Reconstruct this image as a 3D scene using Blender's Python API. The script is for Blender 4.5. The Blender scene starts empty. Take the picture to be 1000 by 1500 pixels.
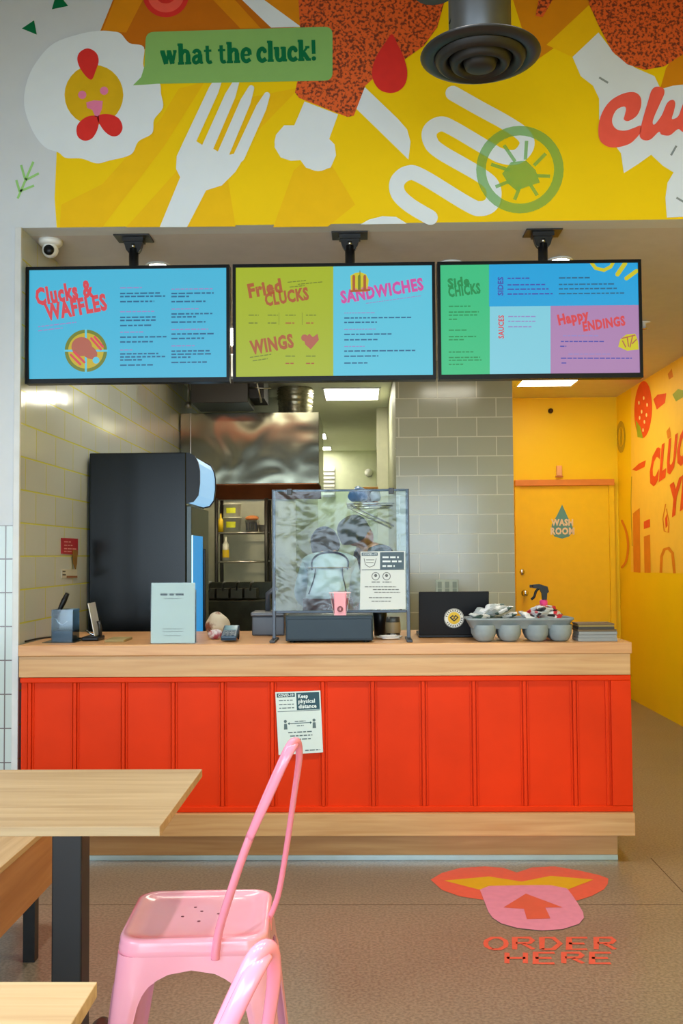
import bpy, bmesh, math, random
from mathutils import Vector, Matrix, noise as mnoise
from mathutils.bvhtree import BVHTree
from mathutils.geometry import tessellate_polygon
random.seed(7)
S = bpy.context.scene
COL = S.collection

# ------------------------------------------------------------------ camera frame
FPX, CAMH = 1458.0, 1.36
def _axes(pitch, yaw, roll):
    p, y, a = math.radians(pitch), math.radians(yaw), math.radians(roll)
    fw = Vector((-math.sin(y)*math.cos(p), math.cos(y)*math.cos(p), math.sin(p)))
    r = Vector((math.cos(y), math.sin(y), 0)); u = r.cross(fw)
    r2 = r*math.cos(a) + u*math.sin(a)
    return r2, r2.cross(fw), fw
RX, UX, FW = _axes(2.45, 1.1, -0.4)
EYE = Vector((0, 0, CAMH))
def ray(px, py): return FW + RX*((px-500)/FPX) - UX*((py-750)/FPX)
def PY(px, py, Y):
    d = ray(px, py); return EYE + d*(Y/d.y)
def PZ(px, py, Z):
    d = ray(px, py); return EYE + d*((Z-CAMH)/d.z)
def PX(px, py, X):
    d = ray(px, py); return EYE + d*(X/d.x)
def on_y(Y): return lambda x, y, l=0.0: PY(x, y, Y) + Vector((0, -l, 0))
def on_x(X): return lambda x, y, l=0.0: PX(x, y, X) + Vector((-l, 0, 0))
def on_z(Z): return lambda x, y, l=0.0: PZ(x, y, Z) + Vector((0, 0, l))

cam = bpy.data.cameras.new('camera'); camo = bpy.data.objects.new('camera', cam); COL.objects.link(camo)
cam.sensor_fit = 'VERTICAL'; cam.sensor_height = 36; cam.sensor_width = 24; cam.lens = FPX/1500*36
cam.clip_start = 0.05; cam.clip_end = 200
m3 = Matrix((RX, UX, -FW)).transposed()
camo.matrix_world = Matrix.Translation(EYE) @ m3.to_4x4()
S.camera = camo

# ------------------------------------------------------------------ materials
def lin(c):
    o = []
    for v in c[:3]:
        v /= 255.0
        o.append(v/12.92 if v <= .04045 else ((v+.055)/1.055)**2.4)
    return (*o, 1)
def newmat(name):
    m = bpy.data.materials.new(name); m.use_nodes = True
    nt = m.node_tree; b = nt.nodes['Principled BSDF']
    return m, nt, b
def vary(nt, b, rgb, amt, scale):
    """faint procedural unevenness of the colour"""
    tc = nt.nodes.new('ShaderNodeTexCoord'); n = nt.nodes.new('ShaderNodeTexNoise'); r = nt.nodes.new('ShaderNodeValToRGB')
    n.inputs['Scale'].default_value = scale; n.inputs['Detail'].default_value = 3
    c = lin(rgb)
    r.color_ramp.elements[0].position = .3; r.color_ramp.elements[1].position = .7
    r.color_ramp.elements[0].color = (*[v*(1-amt) for v in c[:3]], 1); r.color_ramp.elements[1].color = (*[min(1, v*(1+amt)) for v in c[:3]], 1)
    nt.links.new(tc.outputs['Object'], n.inputs['Vector']); nt.links.new(n.outputs['Fac'], r.inputs['Fac'])
    nt.links.new(r.outputs['Color'], b.inputs['Base Color'])
def pm(name, rgb, rough=.5, metal=0., amt=.05, scale=12., spec=.5, coat=0.):
    m, nt, b = newmat(name)
    b.inputs['Roughness'].default_value = rough; b.inputs['Metallic'].default_value = metal
    b.inputs['Specular IOR Level'].default_value = spec
    if coat: b.inputs['Coat Weight'].default_value = coat; b.inputs['Coat Roughness'].default_value = .08
    vary(nt, b, rgb, amt, scale)
    return m
def em(name, rgb, strength, amt=.02):
    m, nt, b = newmat(name)
    b.inputs['Base Color'].default_value = (.02, .02, .02, 1); b.inputs['Roughness'].default_value = .35
    tc = nt.nodes.new('ShaderNodeTexCoord'); n = nt.nodes.new('ShaderNodeTexNoise'); r = nt.nodes.new('ShaderNodeValToRGB')
    n.inputs['Scale'].default_value = 3; c = lin(rgb)
    r.color_ramp.elements[0].color = (*[v*(1-amt) for v in c[:3]], 1); r.color_ramp.elements[1].color = (*[v*(1+amt) for v in c[:3]], 1)
    nt.links.new(tc.outputs['Object'], n.inputs['Vector']); nt.links.new(n.outputs['Fac'], r.inputs['Fac'])
    nt.links.new(r.outputs['Color'], b.inputs['Emission Color']); b.inputs['Emission Strength'].default_value = strength
    return m
def wood(name, c1, c2, axis='X', rough=.45, freq=1.0):
    m, nt, b = newmat(name); N = nt.nodes.new; L = nt.links.new
    b.inputs['Roughness'].default_value = rough
    tc = N('ShaderNodeTexCoord'); mp = N('ShaderNodeMapping')
    sc = {'X': (1.2, 22, 22), 'Y': (22, 1.2, 22), 'Z': (22, 22, 1.2)}[axis]
    mp.inputs['Scale'].default_value = [s*freq for s in sc]
    n = N('ShaderNodeTexNoise'); n.inputs['Scale'].default_value = 1.6; n.inputs['Detail'].default_value = 7; n.inputs['Distortion'].default_value = .7
    r = N('ShaderNodeValToRGB'); e = r.color_ramp.elements
    e[0].position = .28; e[0].color = lin(c1); e[1].position = .72; e[1].color = lin(c2)
    n2 = N('ShaderNodeTexNoise'); n2.inputs['Scale'].default_value = .5; n2.inputs['Detail'].default_value = 2
    mx = N('ShaderNodeMix'); mx.data_type = 'RGBA'; mx.blend_type = 'MULTIPLY'; mx.inputs['Factor'].default_value = .35
    r2 = N('ShaderNodeValToRGB'); r2.color_ramp.elements[0].position = .35; r2.color_ramp.elements[0].color = (.72, .66, .6, 1); r2.color_ramp.elements[1].position = .6
    L(tc.outputs['Object'], mp.inputs['Vector']); L(mp.outputs['Vector'], n.inputs['Vector']); L(mp.outputs['Vector'], n2.inputs['Vector'])
    L(n.outputs['Fac'], r.inputs['Fac']); L(n2.outputs['Fac'], r2.inputs['Fac'])
    L(r.outputs['Color'], mx.inputs['A']); L(r2.outputs['Color'], mx.inputs['B']); L(mx.outputs['Result'], b.inputs['Base Color'])
    bp = N('ShaderNodeBump'); bp.inputs['Strength'].default_value = .08; L(n.outputs['Fac'], bp.inputs['Height']); L(bp.outputs['Normal'], b.inputs['Normal'])
    return m
def tile(name, c, grout, plane, w=.305, h=.1524, rough=.12, z0=0., wav=.1, spec=.5, u0=0., off=.5, mortar=.004):
    """glazed wall tile laid in rows; plane 'XZ' or 'YZ' in object space"""
    m, nt, b = newmat(name); N = nt.nodes.new; L = nt.links.new
    b.inputs['Roughness'].default_value = rough; b.inputs['Specular IOR Level'].default_value = spec
    tc = N('ShaderNodeTexCoord'); sp = N('ShaderNodeSeparateXYZ'); cb = N('ShaderNodeCombineXYZ'); ad = N('ShaderNodeVectorMath'); ad.operation = 'ADD'
    ad.inputs[1].default_value = (u0, -z0, 0)
    L(tc.outputs['Object'], sp.inputs[0]); L(sp.outputs[0 if plane[0] == 'X' else 1], cb.inputs[0]); L(sp.outputs[2], cb.inputs[1]); L(cb.outputs[0], ad.inputs[0])
    bt = N('ShaderNodeTexBrick'); bt.offset = off; bt.inputs['Scale'].default_value = 1
    bt.inputs['Brick Width'].default_value = w; bt.inputs['Row Height'].default_value = h
    bt.inputs['Mortar Size'].default_value = mortar; bt.inputs['Mortar Smooth'].default_value = .2; bt.inputs['Bias'].default_value = 0
    k = lin(c); bt.inputs['Color1'].default_value = k; bt.inputs['Color2'].default_value = (*[v*.94 for v in k[:3]], 1); bt.inputs['Mortar'].default_value = lin(grout)
    L(ad.outputs[0], bt.inputs['Vector']); L(bt.outputs['Color'], b.inputs['Base Color'])
    n = N('ShaderNodeTexNoise'); n.inputs['Scale'].default_value = 7; L(tc.outputs['Object'], n.inputs['Vector'])
    mt = N('ShaderNodeMath'); mt.operation = 'MULTIPLY_ADD'; mt.inputs[1].default_value = -1; L(bt.outputs['Fac'], mt.inputs[0])
    mm = N('ShaderNodeMath'); mm.operation = 'MULTIPLY'; mm.inputs[1].default_value = wav; L(n.outputs['Fac'], mm.inputs[0]); L(mm.outputs[0], mt.inputs[2])
    bp = N('ShaderNodeBump'); bp.inputs['Strength'].default_value = .5; bp.inputs['Distance'].default_value = .004
    L(mt.outputs[0], bp.inputs['Height']); L(bp.outputs['Normal'], b.inputs['Normal'])
    return m
def speckle(name, base, dark, scale, thr=.5, rough=.6):
    m, nt, b = newmat(name); N = nt.nodes.new; L = nt.links.new
    b.inputs['Roughness'].default_value = rough
    tc = N('ShaderNodeTexCoord'); n = N('ShaderNodeTexNoise'); n.inputs['Scale'].default_value = scale; n.inputs['Detail'].default_value = 3
    r = N('ShaderNodeValToRGB'); r.color_ramp.elements[0].position = thr-.06; r.color_ramp.elements[0].color = lin(dark); r.color_ramp.elements[1].position = thr+.06; r.color_ramp.elements[1].color = lin(base)
    L(tc.outputs['Object'], n.inputs['Vector']); L(n.outputs['Fac'], r.inputs['Fac']); L(r.outputs['Color'], b.inputs['Base Color'])
    return m
def clear(name, tint=(235, 245, 245), gloss=.12, rough=.03, bump=0., bscale=8.):
    """thin clear plastic: mostly see-through with a glossy skin"""
    m, nt, b = newmat(name); N = nt.nodes.new; L = nt.links.new
    out = nt.nodes['Material Output']; nt.nodes.remove(b)
    tr = N('ShaderNodeBsdfTransparent'); tr.inputs['Color'].default_value = lin(tint)
    gl = N('ShaderNodeBsdfGlossy'); gl.inputs['Roughness'].default_value = rough
    lw = N('ShaderNodeLayerWeight'); lw.inputs['Blend'].default_value = .25
    ma = N('ShaderNodeMath'); ma.operation = 'MULTIPLY_ADD'; ma.inputs[1].default_value = .4; ma.inputs[2].default_value = gloss; ma.use_clamp = True
    mx = N('ShaderNodeMixShader')
    if bump:
        tc = N('ShaderNodeTexCoord'); n = N('ShaderNodeTexNoise'); n.inputs['Scale'].default_value = bscale; n.inputs['Detail'].default_value = 3; n.inputs['Distortion'].default_value = 1.2
        bp = N('ShaderNodeBump'); bp.inputs['Strength'].default_value = bump; bp.inputs['Distance'].default_value = .05
        L(tc.outputs['Object'], n.inputs['Vector']); L(n.outputs['Fac'], bp.inputs['Height'])
        L(bp.outputs['Normal'], gl.inputs['Normal']); L(bp.outputs['Normal'], lw.inputs['Normal'])
    L(lw.outputs['Facing'], ma.inputs[0]); L(ma.outputs[0], mx.inputs[0]); L(tr.outputs[0], mx.inputs[1]); L(gl.outputs[0], mx.inputs[2]); L(mx.outputs[0], out.inputs['Surface'])
    return m

# ------------------------------------------------------------------ mesh helpers
def catmull(pts, n=8, closed=False):
    P = [Vector(p) for p in pts]; out = []
    m = len(P); rng = range(m if closed else m-1)
    for i in rng:
        if closed: p0, p1, p2, p3 = P[(i-1) % m], P[i], P[(i+1) % m], P[(i+2) % m]
        else: p0, p1, p2, p3 = P[max(i-1, 0)], P[i], P[i+1], P[min(i+2, m-1)]
        for k in range(n):
            t = k/n
            out.append(.5*((2*p1) + (p2-p0)*t + (2*p0-5*p1+4*p2-p3)*t*t + (3*p1-p0-3*p2+p3)*t*t*t))
    if not closed: out.append(P[-1])
    return out
class MB:
    def __init__(s): s.bm = bmesh.new()
    def box(s, x0, x1, y0, y1, z0, z1, mi=0, M=None, bev=0.):
        c = [(x, y, z) for z in (z0, z1) for y in (y0, y1) for x in (x0, x1)]
        v = [s.bm.verts.new((M @ Vector(p)) if M else p) for p in c]
        fs = [s.bm.faces.new([v[i] for i in q]) for q in ((0,2,3,1),(4,5,7,6),(0,1,5,4),(2,6,7,3),(0,4,6,2),(1,3,7,5))]
        for f in fs: f.material_index = mi
        if bev:
            es = list({e for f in fs for e in f.edges})
            r = bmesh.ops.bevel(s.bm, geom=es, offset=bev, segments=2, profile=.5, affect='EDGES')
            for f in r['faces']: f.material_index = mi
        return s
    def poly(s, pts, mi=0):
        vs = [s.bm.verts.new(p) for p in pts]
        if len(pts) <= 3: s.bm.faces.new(vs).material_index = mi
        else:
            for t in tessellate_polygon([[Vector(p) for p in pts]]):
                if len(set(t)) == 3: s.bm.faces.new([vs[i] for i in t]).material_index = mi
        return s
    def prism(s, pts, d, mi=0, side=None):
        """pts: planar outline, d: extrusion vector"""
        d = Vector(d); a = [s.bm.verts.new(p) for p in pts]; b = [s.bm.verts.new(Vector(p)+d) for p in pts]
        n = len(pts); f1 = s.bm.faces.new(a); f2 = s.bm.faces.new(b[::-1]); f1.material_index = f2.material_index = mi
        for i in range(n):
            f = s.bm.faces.new((a[i], b[i], b[(i+1) % n], a[(i+1) % n])); f.material_index = mi if side is None else side
        if n > 4: bmesh.ops.triangulate(s.bm, faces=[f1, f2])
        return s
    def tube(s, pts, r, seg=10, mi=0, closed=False, cap=True, flat=1.0, up=None):
        P = [Vector(p) for p in pts]; n = len(P); R = r if isinstance(r, (list, tuple)) else [r]*n
        rings = []; nrm = None
        for i in range(n):
            t = (P[(i+1) % n]-P[i-1]) if closed else (P[min(i+1, n-1)]-P[max(i-1, 0)])
            if t.length < 1e-9: t = Vector((0, 0, 1))
            t.normalize()
            if nrm is None:
                nrm = Vector(up) if up else (Vector((0, 0, 1)) if abs(t.z) < .9 else Vector((1, 0, 0)))
            nrm = nrm - t*nrm.dot(t)
            if nrm.length < 1e-6: nrm = t.orthogonal()
            nrm.normalize(); bi = t.cross(nrm)
            rings.append([s.bm.verts.new(P[i] + nrm*(R[i]*math.cos(2*math.pi*k/seg)) + bi*(R[i]*flat*math.sin(2*math.pi*k/seg))) for k in range(seg)])
        for i in range(n if closed else n-1):
            a, b = rings[i], rings[(i+1) % n]
            for k in range(seg):
                f = s.bm.faces.new((a[k], a[(k+1) % seg], b[(k+1) % seg], b[k])); f.material_index = mi; f.smooth = True
        if cap and not closed:
            for q in (rings[0][::-1], rings[-1]):
                f = s.bm.faces.new(q); f.material_index = mi
        return s
    def lathe(s, prof, c=(0,0,0), seg=32, mi=0, M=None, smooth=True):
        """prof: list of (r, z); revolve about z through c (before M)"""
        rings = []
        for r, z in prof:
            if r < 1e-6: p = Vector((c[0], c[1], c[2]+z)); rings.append([s.bm.verts.new(M @ p if M else p)])
            else:
                q = []
                for k in range(seg):
                    a = 2*math.pi*k/seg; p = Vector((c[0]+r*math.cos(a), c[1]+r*math.sin(a), c[2]+z)); q.append(s.bm.verts.new(M @ p if M else p))
                rings.append(q)
        for a, b in zip(rings, rings[1:]):
            for k in range(seg):
                k2 = (k+1) % seg
                if len(a) == 1 and len(b) == 1: continue
                if len(a) == 1: f = s.bm.faces.new((a[0], b[k2], b[k]))
                elif len(b) == 1: f = s.bm.faces.new((a[k], a[k2], b[0]))
                else: f = s.bm.faces.new((a[k], a[k2], b[k2], b[k]))
                f.material_index = mi; f.smooth = smooth
        return s
    def loft(s, rings, mi=0, close=True, cap0=False, cap1=False, smooth=True):
        R = [[s.bm.verts.new(p) for p in r] for r in rings]
        for a, b in zip(R, R[1:]):
            n = len(a)
            for k in range(n if close else n-1):
                f = s.bm.faces.new((a[k], a[(k+1) % n], b[(k+1) % n], b[k])); f.material_index = mi; f.smooth = smooth
        if cap0: s.bm.faces.new(R[0][::-1]).material_index = mi
        if cap1: s.bm.faces.new(R[-1]).material_index = mi
        return s
    def ball(s, c, r, mi=0, sc=(1,1,1), sub=3):
        t = bmesh.ops.create_icosphere(s.bm, subdivisions=sub, radius=r, matrix=Matrix.Translation(c) @ Matrix.Diagonal((*sc, 1)))
        for v in t['verts']:
            for f in v.link_faces: f.material_index = mi; f.smooth = True
        return s
    # ---- flat graphics: 2D outline (pixel plane) pushed onto a surface by mapf
    def flat(s, mapf, pts, layer=0., mi=0, smooth=False):
        if smooth: pts = [(p.x, p.y) for p in catmull([(*q, 0) for q in pts], 5, True)]
        return s.poly([mapf(x, y, layer) for x, y in pts], mi)
    def disc(s, mapf, cx, cy, rx, ry=None, layer=0., mi=0, rot=0., n=28):
        ry = rx if ry is None else ry; c, q = math.cos(rot), math.sin(rot)
        pts = []
        for k in range(n):
            a = 2*math.pi*k/n; x, y = rx*math.cos(a), ry*math.sin(a)
            pts.append((cx+x*c-y*q, cy+x*q+y*c))
        return s.flat(mapf, pts, layer, mi)
    def ring(s, mapf, cx, cy, r1, r0, layer=0., mi=0, ysc=1., n=40):
        for k in range(n):
            a, b = 2*math.pi*k/n, 2*math.pi*(k+1)/n
            q = [(cx+r*math.cos(t), cy+r*ysc*math.sin(t)) for r, t in ((r1, a), (r1, b), (r0, b), (r0, a))]
            s.flat(mapf, q, layer, mi)
        return s
    def stroke(s, mapf, pts, w, layer=0., mi=0, curve=False, cap=True):
        if curve: pts = [(p.x, p.y) for p in catmull([(*q, 0) for q in pts], 7)]
        n = len(pts); Ws = w if isinstance(w, (list, tuple)) else [w]*n
        nr = []
        for i in range(n):
            ax, ay = pts[max(i-1, 0)]; bx, by = pts[min(i+1, n-1)]
            dx, dy = bx-ax, by-ay; l = math.hypot(dx, dy) or 1; nr.append((-dy/l, dx/l))
        L = []; R = []
        for i, (x, y) in enumerate(pts):
            h = Ws[i]/2; k = 1.
            if 0 < i < n-1:
                ax, ay = pts[i-1]; bx, by = pts[i+1]
                d1 = (x-ax, y-ay); d2 = (bx-x, by-y); l1, l2 = math.hypot(*d1) or 1, math.hypot(*d2) or 1
                cs = max(-1, min(1, (d1[0]*d2[0]+d1[1]*d2[1])/(l1*l2))); k = min(2.2, 1/max(.3, math.sqrt((1+cs)/2)))
            L.append((x+nr[i][0]*h*k, y+nr[i][1]*h*k)); R.append((x-nr[i][0]*h*k, y-nr[i][1]*h*k))
        for i in range(n-1):
            s.flat(mapf, [L[i], L[i+1], R[i+1], R[i]], layer, mi)
        if cap:
            s.disc(mapf, *pts[0], Ws[0]/2, None, layer+1e-5, mi, n=14); s.disc(mapf, *pts[-1], Ws[-1]/2, None, layer+1e-5, mi, n=14)
        return s
    def text(s, mapf, txt, x0, y0, x1, y1, h, layer=0., mi=0, bold=0., shear=0., upright=False):
        """built-in font fitted on the baseline (x0,y0)-(x1,y1), tallest letter h high"""
        cu = bpy.data.curves.new('t', 'FONT'); cu.body = txt; cu.offset = bold; cu.resolution_u = 2; cu.shear = shear; cu.space_character = 1.0+bold*2.2
        ob = bpy.data.objects.new('t', cu); COL.objects.link(ob)
        dg = bpy.context.evaluated_depsgraph_get(); me = bpy.data.meshes.new_from_object(ob.evaluated_get(dg))
        if me.vertices:
            xs = [v.co.x for v in me.vertices]; ys = [v.co.y for v in me.vertices]
            a, b, t = min(xs), max(xs), max(ys)
            dx, dy = x1-x0, y1-y0; l = math.hypot(dx, dy); ux, uy = dx/l, dy/l
            vs = []
            for v in me.vertices:
                u = (v.co.x-a)/(b-a)*l; w = v.co.y/t*h
                vs.append(s.bm.verts.new(mapf(x0+ux*u+(.08*w if upright else uy*w), y0+uy*u-(w if upright else ux*w), layer)))
            for p in me.polygons:
                try: s.bm.faces.new([vs[i] for i in p.vertices]).material_index = mi
                except ValueError: pass
        bpy.data.objects.remove(ob); bpy.data.curves.remove(cu); bpy.data.meshes.remove(me)
        return s
    def lines(s, mapf, x0, x1, y, h, layer=0., mi=0, slope=0., seed=1):
        """one row of print too small to read: word-length dashes"""
        rr = random.Random(seed*7+int(x0*3+y*5)); x = x0
        while x < x1-1:
            w = min(x1-x, rr.uniform(4, 11)*max(h/2.2, .5)); q = lambda xx, yy: (xx, yy+(xx-x0)*slope)
            s.flat(mapf, [q(x, y), q(x+w, y), q(x+w, y+h), q(x, y+h)], layer, mi); x += w+h*.8
        return s
    def build(s, name, mats, parent=None, smooth=None, loc=None, sol=0., sub=0, bev=0.):
        me = bpy.data.meshes.new(name); s.bm.normal_update()
        if smooth is not None:
            for f in s.bm.faces: f.smooth = smooth
        s.bm.to_mesh(me); s.bm.free()
        for m in (mats if isinstance(mats, (list, tuple)) else [mats]): me.materials.append(m)
        o = bpy.data.objects.new(name, me); COL.objects.link(o)
        if parent: o.parent = parent; o.matrix_parent_inverse = Matrix.Translation(-Vector(wloc(parent)))
        if sol:
            q = o.modifiers.new('solid', 'SOLIDIFY'); q.thickness = sol; q.offset = 0; q = o.modifiers.new('crisp', 'EDGE_SPLIT'); q.split_angle = math.radians(50)
        if sub:
            q = o.modifiers.new('sub', 'SUBSURF'); q.levels = q.render_levels = sub
        if bev:
            q = o.modifiers.new('bev', 'BEVEL'); q.width = bev; q.segments = 2; q.limit_method = 'ANGLE'
        return o
_W = {}
def wloc(o): return _W.get(o.name, (0, 0, 0))
def tag(o, label, cat, group=None):
    o['label'] = label; o['category'] = cat
    if group: o['group'] = group
    return o
def thing(name, label, cat, loc, group=None):
    o = bpy.data.objects.new(name, None); COL.objects.link(o); o.location = loc; o.empty_display_size = .05
    _W[o.name] = tuple(loc)
    return tag(o, label, cat, group)
def struct(o): o['kind'] = 'structure'; return o
def dup(root, loc, label=None, group=None, rotz=None):
    r = root.copy(); COL.objects.link(r); r.location = loc
    if label: r['label'] = label
    if group: r['group'] = group
    if rotz is not None: r.rotation_euler.z = rotz
    for ch in list(root.children):
        c = ch.copy(); COL.objects.link(c); c.parent = r
        for g in list(ch.children):
            d = g.copy(); COL.objects.link(d); d.parent = c
    return r
# ------------------------------------------------------------------ palette
WHITE = pm('white_wall_paint', (211, 216, 221), .55, amt=.015)
CREAM = pm('cream_wall_paint', (188, 190, 156), .5, amt=.03)
CEILP = pm('low_ceiling_paint', (206, 201, 200), .6, amt=.03)
YEL = pm('corridor_yellow_paint', (250, 210, 12), .45, amt=.025, scale=2, spec=.3)
DARKC = pm('dark_open_ceiling', (70, 68, 64), .8)
BLACK = pm('black_metal', (22, 22, 23), .35, amt=.1)
BLACKP = pm('black_plastic', (13, 14, 16), .34, amt=.1, spec=.25)
STEEL = pm('stainless_steel', (190, 190, 186), .28, 1., amt=.06)
CHROME = pm('chrome', (210, 210, 212), .12, 1.)
TILE_F = tile('white_wainscot_tile', (194, 208, 208), (112, 104, 108), 'XZ', 1.2, .1524, .15, z0=1.503-.1524*10, u0=1.61, off=0., mortar=.003)
TILE_L = tile('left_wall_tile', (200, 208, 208), (208, 208, 96), 'YZ', .305, .1524, .10, z0=1.21, wav=.35)  # yellow reflected light is painted into the grout colour
TILE_M = tile('partition_tile', (166, 168, 150), (206, 206, 188), 'XZ', .305, .1524, .14, z0=1.21, wav=.3)

Lx, Rx, YF, ZL, ZH = -1.552, 2.5, 4.5, 2.875, 4.6
# floor: ground concrete with fine aggregate
mF, nt, b = newmat('ground_concrete'); N = nt.nodes.new; K = nt.links.new
b.inputs['Roughness'].default_value = .3; b.inputs['Specular IOR Level'].default_value = .45
tc = N('ShaderNodeTexCoord')
n1 = N('ShaderNodeTexNoise'); n1.inputs['Scale'].default_value = 1.3; n1.inputs['Detail'].default_value = 5
r1 = N('ShaderNodeValToRGB'); r1.color_ramp.elements[0].position = .3; r1.color_ramp.elements[0].color = lin((127, 114, 97)); r1.color_ramp.elements[1].position = .7; r1.color_ramp.elements[1].color = lin((140, 127, 108))
n2 = N('ShaderNodeTexNoise'); n2.inputs['Scale'].default_value = 95; n2.inputs['Detail'].default_value = 2
r2 = N('ShaderNodeValToRGB'); r2.color_ramp.elements[0].position = .36; r2.color_ramp.elements[0].color = (.74, .72, .70, 1); r2.color_ramp.elements[1].position = .62; r2.color_ramp.elements[1].color = (1.2, 1.2, 1.2, 1)
mx = N('ShaderNodeMix'); mx.data_type = 'RGBA'; mx.blend_type = 'MULTIPLY'; mx.inputs['Factor'].default_value = 1
K(tc.outputs['Object'], n1.inputs['Vector']); K(tc.outputs['Object'], n2.inputs['Vector']); K(n1.outputs['Fac'], r1.inputs[0]); K(n2.outputs['Fac'], r2.inputs[0])
K(r1.outputs[0], mx.inputs['A']); K(r2.outputs[0], mx.inputs['B']); K(mx.outputs['Result'], b.inputs['Base Color'])
fl = struct(MB().box(-3.3, Rx+.1, -4.6, 14.6, -.1, 0).build('floor', mF))
jm = MB(); a, c = PZ(953, 1257, .0006), PZ(1075, 1386, .0006); d = (c-a).normalized(); s_ = Vector((-d.y, d.x, 0))*.0022
jm.poly([a-s_, c-s_, c+s_, a+s_])
jm.box(-3.2, 2.5, 3.93, 3.934, .0002, .0006)
JOINT = pm('joint_filler', (92, 74, 56), .8); jo = jm.build('saw_cut_joint', JOINT, fl)

struct(MB().box(-3.3, Rx+.1, -4.6, YF+.12, ZH, ZH+.1).build('ceiling', DARKC))
cl = struct(MB().box(-1.75, Rx+.1, YF+.12, 7.8, ZL, ZL+.1).box(.286, Rx+.1, 7.8, 14.6, ZL, ZL+.1).build('ceiling_low', CEILP))
struct(MB().box(-1.75, .286, 7.8, 14.6, ZL, ZL+.1).build('ceiling_kitchen', pm('kitchen_ceiling_paint', (242, 246, 232), .5, amt=.02)))

# front wall: painted header over the opening + pier on the left
wf = MB(); wf.box(-3.3, Rx+.1, YF, YF+.12, ZL, ZH); wf.box(-3.3, -1.5525, YF, YF+.12, 0, ZL)
WALLF = struct(wf.build('wall_front', WHITE))
MB().box(-3.2, -1.577, YF-.012, YF, 0, 1.503).build('tile_wainscot', TILE_F, WALLF)
MB().box(-1.5524, -1.5518, YF+.006, YF+.12, 0, ZL).build('jamb_tile', TILE_L, WALLF)
struct(MB().box(-1.579, -1.549, YF-.014, YF+.005, 0, ZL, bev=.003).build('trim_1', pm('corner_trim_white', (214, 216, 216), .4)))
WL = struct(MB().box(-1.70, Lx, YF+.12, 9.5, 0, ZL).build('wall_left', TILE_L))
struct(MB().box(-3.4, -3.2, -4.6, YF, 0, .5).box(-3.4, -3.2, -4.6, YF, 2.7, ZH).box(-3.4, -3.2, -4.6, -3.9, .5, 2.7).box(-3.4, -3.2, .8, YF, .5, 2.7).build('wall_left_dining', WHITE))
struct(MB().box(-3.3, Rx+.1, -4.6, -4.5, 2.7, ZH).box(-3.3, Rx+.1, -4.6, -4.5, 0, .15).box(-3.3, -3.0, -4.6, -4.5, .15, 2.7).box(2.3, Rx+.1, -4.6, -4.5, .15, 2.7).build('wall_rear', WHITE))
def frame_x(nm, x0, x1, nx, y, z0, z1):
    m = MB()
    for k in range(nx+1):
        x = x0+(x1-x0)*k/nx; m.box(x-.03, x+.03, y-.04, y+.04, z0, z1)
    for z in (z0+.03, 2.1, z1-.03): m.box(x0, x1, y-.03, y+.03, z-.03, z+.03)
    return struct(m.build(nm, BLACK))
frame_x('window_1', -3.0, 2.3, 4, -4.55, .15, 2.7)
m = MB()
for k in range(5):
    y = -3.9+4.7*k/4; m.box(-3.34, -3.26, y-.03, y+.03, .5, 2.7)
for z in (.53, 2.1, 2.67): m.box(-3.33, -3.27, -3.9, .8, z-.03, z+.03)
struct(m.build('window_2', BLACK))

struct(MB().box(-3.2, Rx, .9, 1.15, 2.85, ZH-.001).build('added_shade_beam', WHITE))  # unseen beam added to shade the upper mural from window light
# kitchen and corridor shell
WP = struct(MB().box(.286, 1.19, 7.8, 14.5, 0, ZL).build('wall_partition', CREAM))
MB().box(.280, 1.196, 7.785, 7.8, 0, ZL).build('tile_facing', TILE_M, WP)
MB().box(1.19, 1.20, 7.8, 9.7, 0, ZL).build('corridor_facing', YEL, WP)
struct(MB().box(-1.70, .286, 14.5, 14.6, 0, ZL).build('wall_kitchen', pm('kitchen_wall_paint', (206, 211, 184), .45, amt=.04)))
KB = pm('kitchen_panel_wall', (188, 188, 162), .35, amt=.05)
struct(MB().box(-1.70, -.62, 9.5, 14.5, 0, ZL).build('wall_hood', KB))
WB = struct(MB().box(1.196, Rx, 9.7, 9.8, 0, ZL).build('wall_back', YEL))
WR = struct(MB().box(Rx, Rx+.1, -4.5, 9.8, 0, ZH).build('wall_right', YEL))

# ------------------------------------------------------------------ mural on the header wall
MU = [pm('mural_yellow', (252, 210, 4), .55, spec=.2, amt=.02, scale=3), pm('mural_amber', (249, 196, 10), .55, spec=.2, amt=.02), pm('mural_orange', (226, 142, 16), .55, spec=.2, amt=.03),
      pm('mural_white', (230, 238, 244), .55, spec=.2, amt=.01), speckle('mural_crust', (236, 100, 34), (120, 48, 20), 75, .46), pm('mural_red', (226, 52, 46), .55, spec=.2),
      pm('mural_coral', (252, 98, 80), .55, spec=.2), pm('mural_bubble_green', (142, 190, 106), .55, spec=.2, amt=.02), pm('mural_dark_green', (8, 112, 66), .55, spec=.2),
      pm('mural_yolk', (226, 180, 20), .55, spec=.2), pm('mural_pink', (236, 130, 170), .55, spec=.2), pm('mural_pale_green', (158, 212, 128), .55, spec=.2), pm('mural_tick_grey', (140, 150, 150), .6),
      pm('mural_dark_orange', (204, 112, 16), .55, spec=.2, amt=.03)]
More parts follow.
